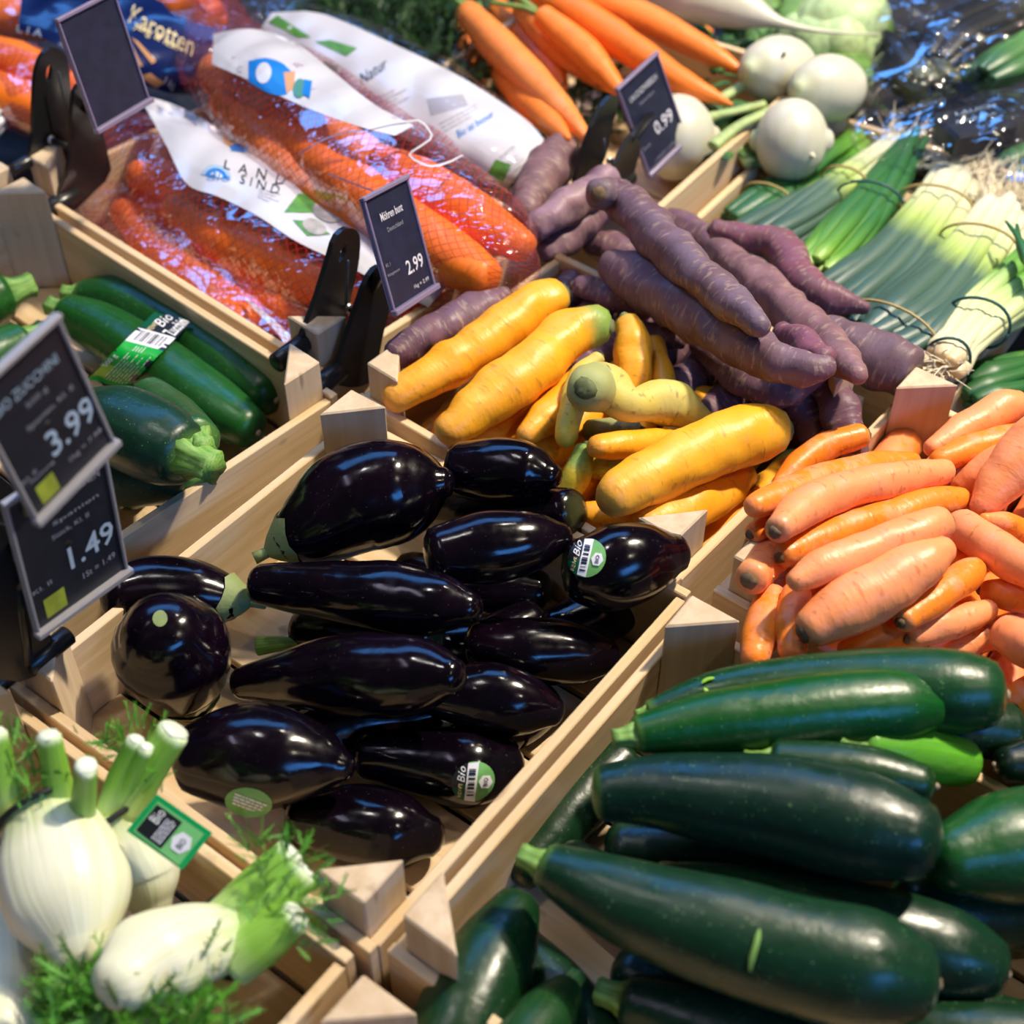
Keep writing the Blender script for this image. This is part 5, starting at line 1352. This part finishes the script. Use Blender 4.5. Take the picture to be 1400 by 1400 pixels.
def leafstalk(name, px, z, mat, parent, lab=None):
    q = crom(np.array(px, float), 16); C, D, R = resolve(q, np.full(16, z) + q[:, 3])
    V, F, a = tube(C, R, 12, .2, .2, flat=.7); return make(name, V, F, M[mat], parent, attrs=a)
def turnip(key, label, c, r, base, scar=None, squash=.93, tdir=(0.5, -.2, .6), heights=None):
    x, y = c
    tx, ty = tdir[0], tdir[1]
    L = math.hypot(tx, ty) or 1; tx, ty = tx / L, ty / L
    pts = [(x + tx * r * f * .95, y + ty * r * f * .95, r * 1.05 * math.sqrt(1 - f * f)) for f in (-.96, -.88, -.7, -.4, 0, .4, .7, .88, .96)]
    it = veg(key, 'turnip', label, pts, base, heights=heights, n=32, rings=24, caps=(.64, .62), crown=False)
    ob = it['ob']
    if scar:
        bvv = bvh_of(it); p = drape([scar], bvv, -.001)[0]; cc = it['C'].mean(0); d = (p - cc) / np.linalg.norm(p - cc)
        V, F, a = tube([p - d * .002, p + d * .004, p + d * .007], [.0035, .0022, .0008], 10, 0, .3); make('root_tip', V, F, M['turnip'], ob, attrs=a)
    return it
TB = -.05
t4_ = turnip('t4', 'white turnip behind the 0.99 price sign', (925, 188), 55, TB, tdir=(-1, 0))
V = [(995, 60), (1010, 100), (1000, 140), (980, 170)]
radish = veg('radish', 'turnip', 'long white radish with a thin trailing root, above the turnips', [(1222, 47, .9), (1170, 46, 1.6), (1110, 41, 3.5), (1062, 30, 8), (1035, 20, 20), (1000, 8, 30), (940, -8, 36), (880, -24, 34)], -.04, name='white_radish', cat='radish', group='', crown=False, rings=60)
turnip('t1', 'upper left of the three white turnips, a crack down its front', (1063, 95), 43, TB, scar=(1072, 74), tdir=(-1, 0))
turnip('t2', 'right one of the three white turnips, beside the cellophane', (1131, 121), 43, TB, tdir=(-1, 0))
t3_ = turnip('t3', 'largest white turnip, nearest the spring onions, stubby root tip', (1082, 192), 53, TB, scar=(1110, 212), tdir=(-1, 0))
ob3 = t3_['ob']; zz = t3_['C'][0][2]
leafstalk('leaf_stalk', [(1052, 152, 8, .0), (1010, 172, 8, -.004), (975, 200, 10, -.01)], zz + .01, 'pale_stalk', ob3)
leafstalk('leaf_stalk', [(1045, 142, 7, .0), (1005, 152, 7, .0), (968, 160, 8, -.004)], zz + .004, 'pale_stalk', ob3)
leafstalk('leaf_stalk', [(1046, 100, 7, .0), (1018, 115, 8, .0), (985, 135, 8, -.004)], zz + .002, 'pale_stalk', ob3)
leafstalk('leaf_stalk', [(1000, 190, 8, -.012), (1012, 205, 10, -.012), (1026, 224, 10, -.016)], zz - .006, 'pale_stalk', ob3)
def leaf(name, base, tip, w, mat, parent, curl=.3, n=9, wav=.12, seed=0, thick=True):
    """one broad leaf: a folded, wavy blade with thickness"""
    base, tip = np.asarray(base, float), np.asarray(tip, float); d = tip - base; L = np.linalg.norm(d); d /= L
    s = np.cross(d, Z); s /= np.linalg.norm(s) + 1e-9; u = np.cross(s, d); r = random.Random(seed)
    V = []; m = 7; ph = r.uniform(0, 6)
    for i in range(n):
        t = i / (n - 1); ww = w * math.sin(math.pi * min(1, (t * .92 + .08))) ** .7
        for j in range(m):
            f = (j / (m - 1) - .5) * 2
            V.append(base + d * L * t + s * f * ww + u * (curl * L * math.sin(math.pi * t) * .5 - curl * w * f * f * .8 + wav * w * math.sin(7 * t + 3 * f + ph) * abs(f)))
    k = len(V); V += [v - u * .0007 for v in V]
    F = grid_faces(m - 1, n - 1); F += [tuple(i + k for i in reversed(f)) for f in grid_faces(m - 1, n - 1)]
    return make(name, V, F, M[mat], parent)
lr = random.Random(5)
for k in range(46):
    x, y = lr.uniform(930, 1050), lr.uniform(40, 225); z_ = lr.uniform(-.055, -.012)
    p = at(x, y, z_); dv = np.array([lr.uniform(-1, 1), lr.uniform(-1, 1), lr.uniform(.1, .5)]); dv /= np.linalg.norm(dv)
    leaf('leaf', p, p + dv * lr.uniform(.025, .05), lr.uniform(.006, .012), 'turnip_leaf', ob3, seed=k)

cb = empty('pale_cabbage', at(1140, 60, -.07)); cb['_org'] = list(map(float, cb.location)); tag(cb, 'pale green leafy cabbage behind the turnips', 'cabbage')
cc = at(1140, 25, -.02)
V, F, a = tube([cc - A * .02 - Z * .01, cc, cc + A * .03 + B * .01], [.045, .055, .042], 24, .7, .7, bump=.004, bfreq=30, flat=.8); make('head', V, F, M['cabbage'], cb)
for k in range(11):
    th = k * 2.4; r_ = .052
    p = cc + np.array([math.cos(th) * r_ * .5, math.sin(th) * r_ * .5, .02 + .008 * math.sin(k)]); q = cc + np.array([math.cos(th) * r_ * 1.35, math.sin(th) * r_ * 1.35, -.03])
    leaf('leaf', p, q, .030, 'cabbage' if k % 3 else 'cabbage_dark', cb, curl=.5, seed=k + 40)
for k, (x, y, x2, y2) in enumerate([(1090, 60, 1030, 30), (1110, 70, 1080, 120), (1170, 80, 1160, 130), (1130, 60, 1190, 120), (1060, 10, 1000, -20), (1080, 20, 1020, 60)]):
    leaf('outer_leaf', at(x, y, -.035), at(x2, y2, -.045), .022, 'cabbage_dark', cb, curl=.3, seed=70 + k)

# ------------------------------------------------------------------ spring onion bunches
def onion_bunch(label, axis, n, z, mat, bands=(), roots=None, seed=0, spread=1.0, rad=.0062, leafy=1.35, layers=2, flat=.75, bulb=1.0, splay=.2):
    """axis: (x, y, half width px) from the root end to the leaf end"""
    r = random.Random(seed)
    q = crom(np.array(axis, float), 20); C, D, R = resolve(q, np.full(20, z)); R = np.maximum(R, .004)
    T = np.gradient(C, axis=0); T /= np.linalg.norm(T, axis=1)[:, None]
    S = np.cross(T, Z); S /= np.linalg.norm(S, axis=1)[:, None]
    e = empty('spring_onion_bunch', C[10] - Z * .02); e['_org'] = list(map(float, e.location)); tag(e, label, 'spring onions', 'spring onion bunches')
    lay = max(1, layers)
    for k in range(n):
        l = k % lay
        f = ((k // lay) + .5 + .35 * (l % 2)) / math.ceil(n / lay) * 2 - 1
        f += r.uniform(-.06, .06); ph = r.uniform(0, 6); lv = r.uniform(.8, 1.15)
        t = np.linspace(0, 1, 20)
        side = f * R * (.92 + splay * t) + .0022 * np.sin(5 * t + ph)
        up = (l - (lay - 1) / 2) * .010 + .006 * (1 - f * f) + .003 * np.sin(4 * t + ph * 2)
        P = C + S * side[:, None] + Z * up[:, None] + T * (r.uniform(-.008, .008))
        rr = rad * lv * np.interp(t, [0, .06, .15, .45, .8, 1.0], [.75 * bulb, 1.1 * bulb, .95, 1.15, leafy, leafy * .55])
        V, F, a = tube(P, rr, 10, .4, .4, flat=flat)
        make('stalk', V, F, M[mat], e, attrs=a)
    for (ti, bm_) in bands:
        i = int(ti * 19); c = C[i]
        th = np.linspace(0, 2 * math.pi, 29)
        ring = np.array([c + S[i] * math.cos(x) * (R[i] * 1.04 + rad) + Z * (math.sin(x) * (.010 * lay * .5 + rad + .006) + .003) + T[i] * .003 * math.sin(2 * x) for x in th])
        V, F, a = tube(ring, np.full(29, .0013), 6, 0, 0); make('rubber_band', V, F, M[bm_], e)
    if roots:
        m = Mesh()
        for k in range(roots):
            f = r.uniform(-1, 1); b = C[0] + S[0] * f * R[0] * .9 + Z * r.uniform(-.006, .012)
            d = -T[0] + np.array([r.gauss(0, .5), r.gauss(0, .5), r.gauss(.1, .45)]); d /= np.linalg.norm(d); L = r.uniform(.014, .046)
            mid = b + d * L * .5 + np.array([r.gauss(0, .003), r.gauss(0, .003), r.gauss(0, .003)]); tip = b + d * L + np.array([r.gauss(0, .005), r.gauss(0, .005), r.gauss(-.002, .005)])
            m.tube([b, mid, tip], [.0007, .0006, .0003], 4, cap0=0, cap1=0)
        ro = m.build('roots', M['root_hair'], e); ro['kind'] = 'stuff'
    return e
SZ = -.035
onion_bunch('dark green leaf bunch beneath the largest turnip', [(1175, 195, 24), (1120, 235, 34), (1060, 280, 36), (1005, 310, 30)], 9, SZ - .015, 'onion_leaf', bands=((.75, 'band_tan'),), seed=1, leafy=1.8)
onion_bunch('dark leaf bunch low beside the orange carrots', [(1440, 500, 30), (1380, 525, 32), (1325, 548, 26)], 8, SZ - .010, 'onion_leaf', seed=12, leafy=1.8)
onion_bunch('blue-green onion leaves under the forked bunches', [(1330, 330, 30), (1250, 400, 40), (1150, 470, 44)], 10, SZ - .012, 'onion_leaf', seed=14, leafy=1.6)
onion_bunch('spring onions with white ends up, tan band, left of the dark green bunch', [(1226, 205, 22), (1190, 235, 26), (1150, 264, 28), (1080, 312, 34), (1020, 345, 34)], 10, SZ + .006, 'onion', bands=((.38, 'band_tan'),), roots=120, seed=2)
onion_bunch('dark green onion tops tied with a teal band', [(1112, 372, 30), (1140, 340, 38), (1190, 280, 36), (1222, 235, 28), (1246, 195, 22)], 12, SZ + .014, 'onion_leaf', bands=((.55, 'band_teal'),), seed=3, leafy=.9, splay=-.2, rad=.0070)
onion_bunch('spring onions with bushy roots, middle of the three white ends', [(1308, 246, 34), (1285, 280, 40), (1262, 310, 44), (1215, 368, 50), (1140, 430, 56)], 13, SZ + .016, 'onion', bands=((.22, 'band_tan'),), roots=300, seed=4, rad=.0074)
onion_bunch('spring onions with the largest root tuft, leaf ends folded under a band', [(1372, 290, 36), (1350, 325, 40), (1328, 356, 44), (1280, 410, 52), (1225, 455, 56), (1200, 470, 50)], 13, SZ + .024, 'onion', bands=((.30, 'band_tan'), (.93, 'band_tan')), roots=330, seed=5, rad=.0080, leafy=1.7)
onion_bunch('spring onions with tan bulbs, bulb ends by the thick purple carrot', [(1288, 506, 20), (1302, 486, 20), (1345, 435, 34), (1400, 390, 44), (1470, 330, 50)], 12, SZ + .030, 'onion_tan', bands=((.08, 'band_teal'), (.36, 'band_teal')), roots=40, seed=6, bulb=1.5)
onion_bunch('single upright dark onion leaves at the right edge', [(1415, 385, 8), (1398, 350, 8), (1382, 312, 4)], 2, SZ + .06, 'onion_leaf', seed=8, layers=1, rad=.004, leafy=.6)

# ------------------------------------------------------------------ bagged dark leeks in cellophane
def bundle(name, label, axis, z, mat, n, rad, seed, cat, flat=.6):
    r = random.Random(seed)
    q = crom(np.array(axis, float), 16); C, D, R = resolve(q, np.full(16, z))
    T = np.gradient(C, axis=0); T /= np.linalg.norm(T, axis=1)[:, None]; S = np.cross(T, Z); S /= np.linalg.norm(S, axis=1)[:, None]
    e = empty(name, C[8] - Z * .03); e['_org'] = list(map(float, e.location)); tag(e, label, cat)
    t = np.linspace(0, 1, 16)
    for k in range(n):
        th = 2 * math.pi * k / n + r.uniform(-.2, .2); f = r.choice((.55, .9))
        P = C + S * (math.cos(th) * R * f)[:, None] + Z * (math.sin(th) * R * f * .7)[:, None]
        V, F, a = tube(P, rad * np.interp(t, [0, .2, .8, 1], [.8, 1, 1.1, .5]) * r.uniform(.8, 1.2), 8, .4, .4, flat=flat); make('leaf_blade', V, F, M[mat], e, attrs=a)
    return e
XZ = -.03
bundle('leek_bundle', 'round blackish leaf bundle in cellophane, right of the cabbage', [(1275, 120, 34), (1250, 92, 42), (1225, 60, 36)], XZ + .035, 'dark_leaf', 16, .012, 1, 'leeks')
bundle('leek_bundle', 'big dark leaf bundle in cellophane at the top right', [(1420, 10, 40), (1360, 35, 44), (1300, 62, 40), (1275, 90, 26)], XZ + .045, 'dark_leaf', 18, .013, 2, 'leeks')
bundle('leek_bundle', 'green leek leaves in cellophane at the right edge, upper', [(1440, 55, 30), (1390, 80, 34), (1340, 108, 24)], XZ + .05, 'leek_green', 10, .012, 3, 'leeks')
bundle('leek_bundle', 'green leek leaves at the right edge behind the root tufts', [(1460, 215, 30), (1410, 225, 32), (1360, 240, 20)], XZ - .01, 'leek_green', 9, .010, 4, 'leeks')
bundle('leek_bundle', 'grey-green leaf bundle in cellophane above the dark onion tops', [(1330, 240, 26), (1260, 215, 32), (1200, 180, 24)], XZ - .018, 'dark_leaf', 12, .010, 5, 'leeks')
tr_ = empty('label_tray', at(1325, 165, -.03)); tr_['_org'] = list(map(float, tr_.location)); tag(tr_, 'black labelled tray inside the cellophane at the upper right', 'tray')
pc = [at(1288, 150, .03), at(1372, 132, .03), at(1376, 172, .03), at(1294, 192, .03)]
xa = pc[1] - pc[0]; wa = np.linalg.norm(xa); xa /= wa; ya = np.cross(Z, xa)
cen = sum(pc) / 4
Mesh().box(cen - Z * .012, xa, ya, Z, wa, .048, .024, bev=.003).build('body', M['slate_dark'], tr_)
BT2 = BVHTree.FromPolygons([tuple(p + Z * .0005) for p in pc], [(0, 1, 2, 3)])
for k, (t0, t1_) in enumerate(((.18, .30), (.46, .56))):
    lettering('LAUCH' if k == 0 else 'Porree frisch', [bil(pc2, .2, t0) for pc2 in [[(1288, 150), (1372, 132), (1376, 172), (1294, 192)]]] + [bil([(1288, 150), (1372, 132), (1376, 172), (1294, 192)], .85, t0), bil([(1288, 150), (1372, 132), (1376, 172), (1294, 192)], .85, t1_), bil([(1288, 150), (1372, 132), (1376, 172), (1294, 192)], .2, t1_)], BT2, M['chalk_blue'], tr_, .0006)
bag('x1', 'crumpled cellophane over the dark leeks at the top right', [(1440, 20, 50), (1360, 60, 84), (1270, 100, 72), (1205, 130, 34)], XZ + .034, 'film_dark', flat=.6, name='cellophane_bag', bump=.010, group='cellophane bags', seed=51)
bag('x2', 'crumpled cellophane around the labelled black tray', [(1460, 160, 50), (1370, 180, 66), (1270, 190, 54), (1180, 175, 34)], XZ + .036, 'film_dark', flat=.6, name='cellophane_bag', bump=.010, group='cellophane bags', seed=61)
bag('x3', 'hazy cellophane end above the dark round bundle', [(1330, -20, 40), (1270, 20, 46), (1215, 50, 34)], XZ + .02, 'film_dark', flat=.6, name='cellophane_bag', bump=.010, group='cellophane bags', seed=71)
bag('x4', 'cellophane at the right edge beside the root tufts', [(1460, 240, 40), (1400, 252, 40), (1330, 245, 26)], XZ - .0, 'film_dark', flat=.6, name='cellophane_bag', bump=.010, group='cellophane bags', seed=81)
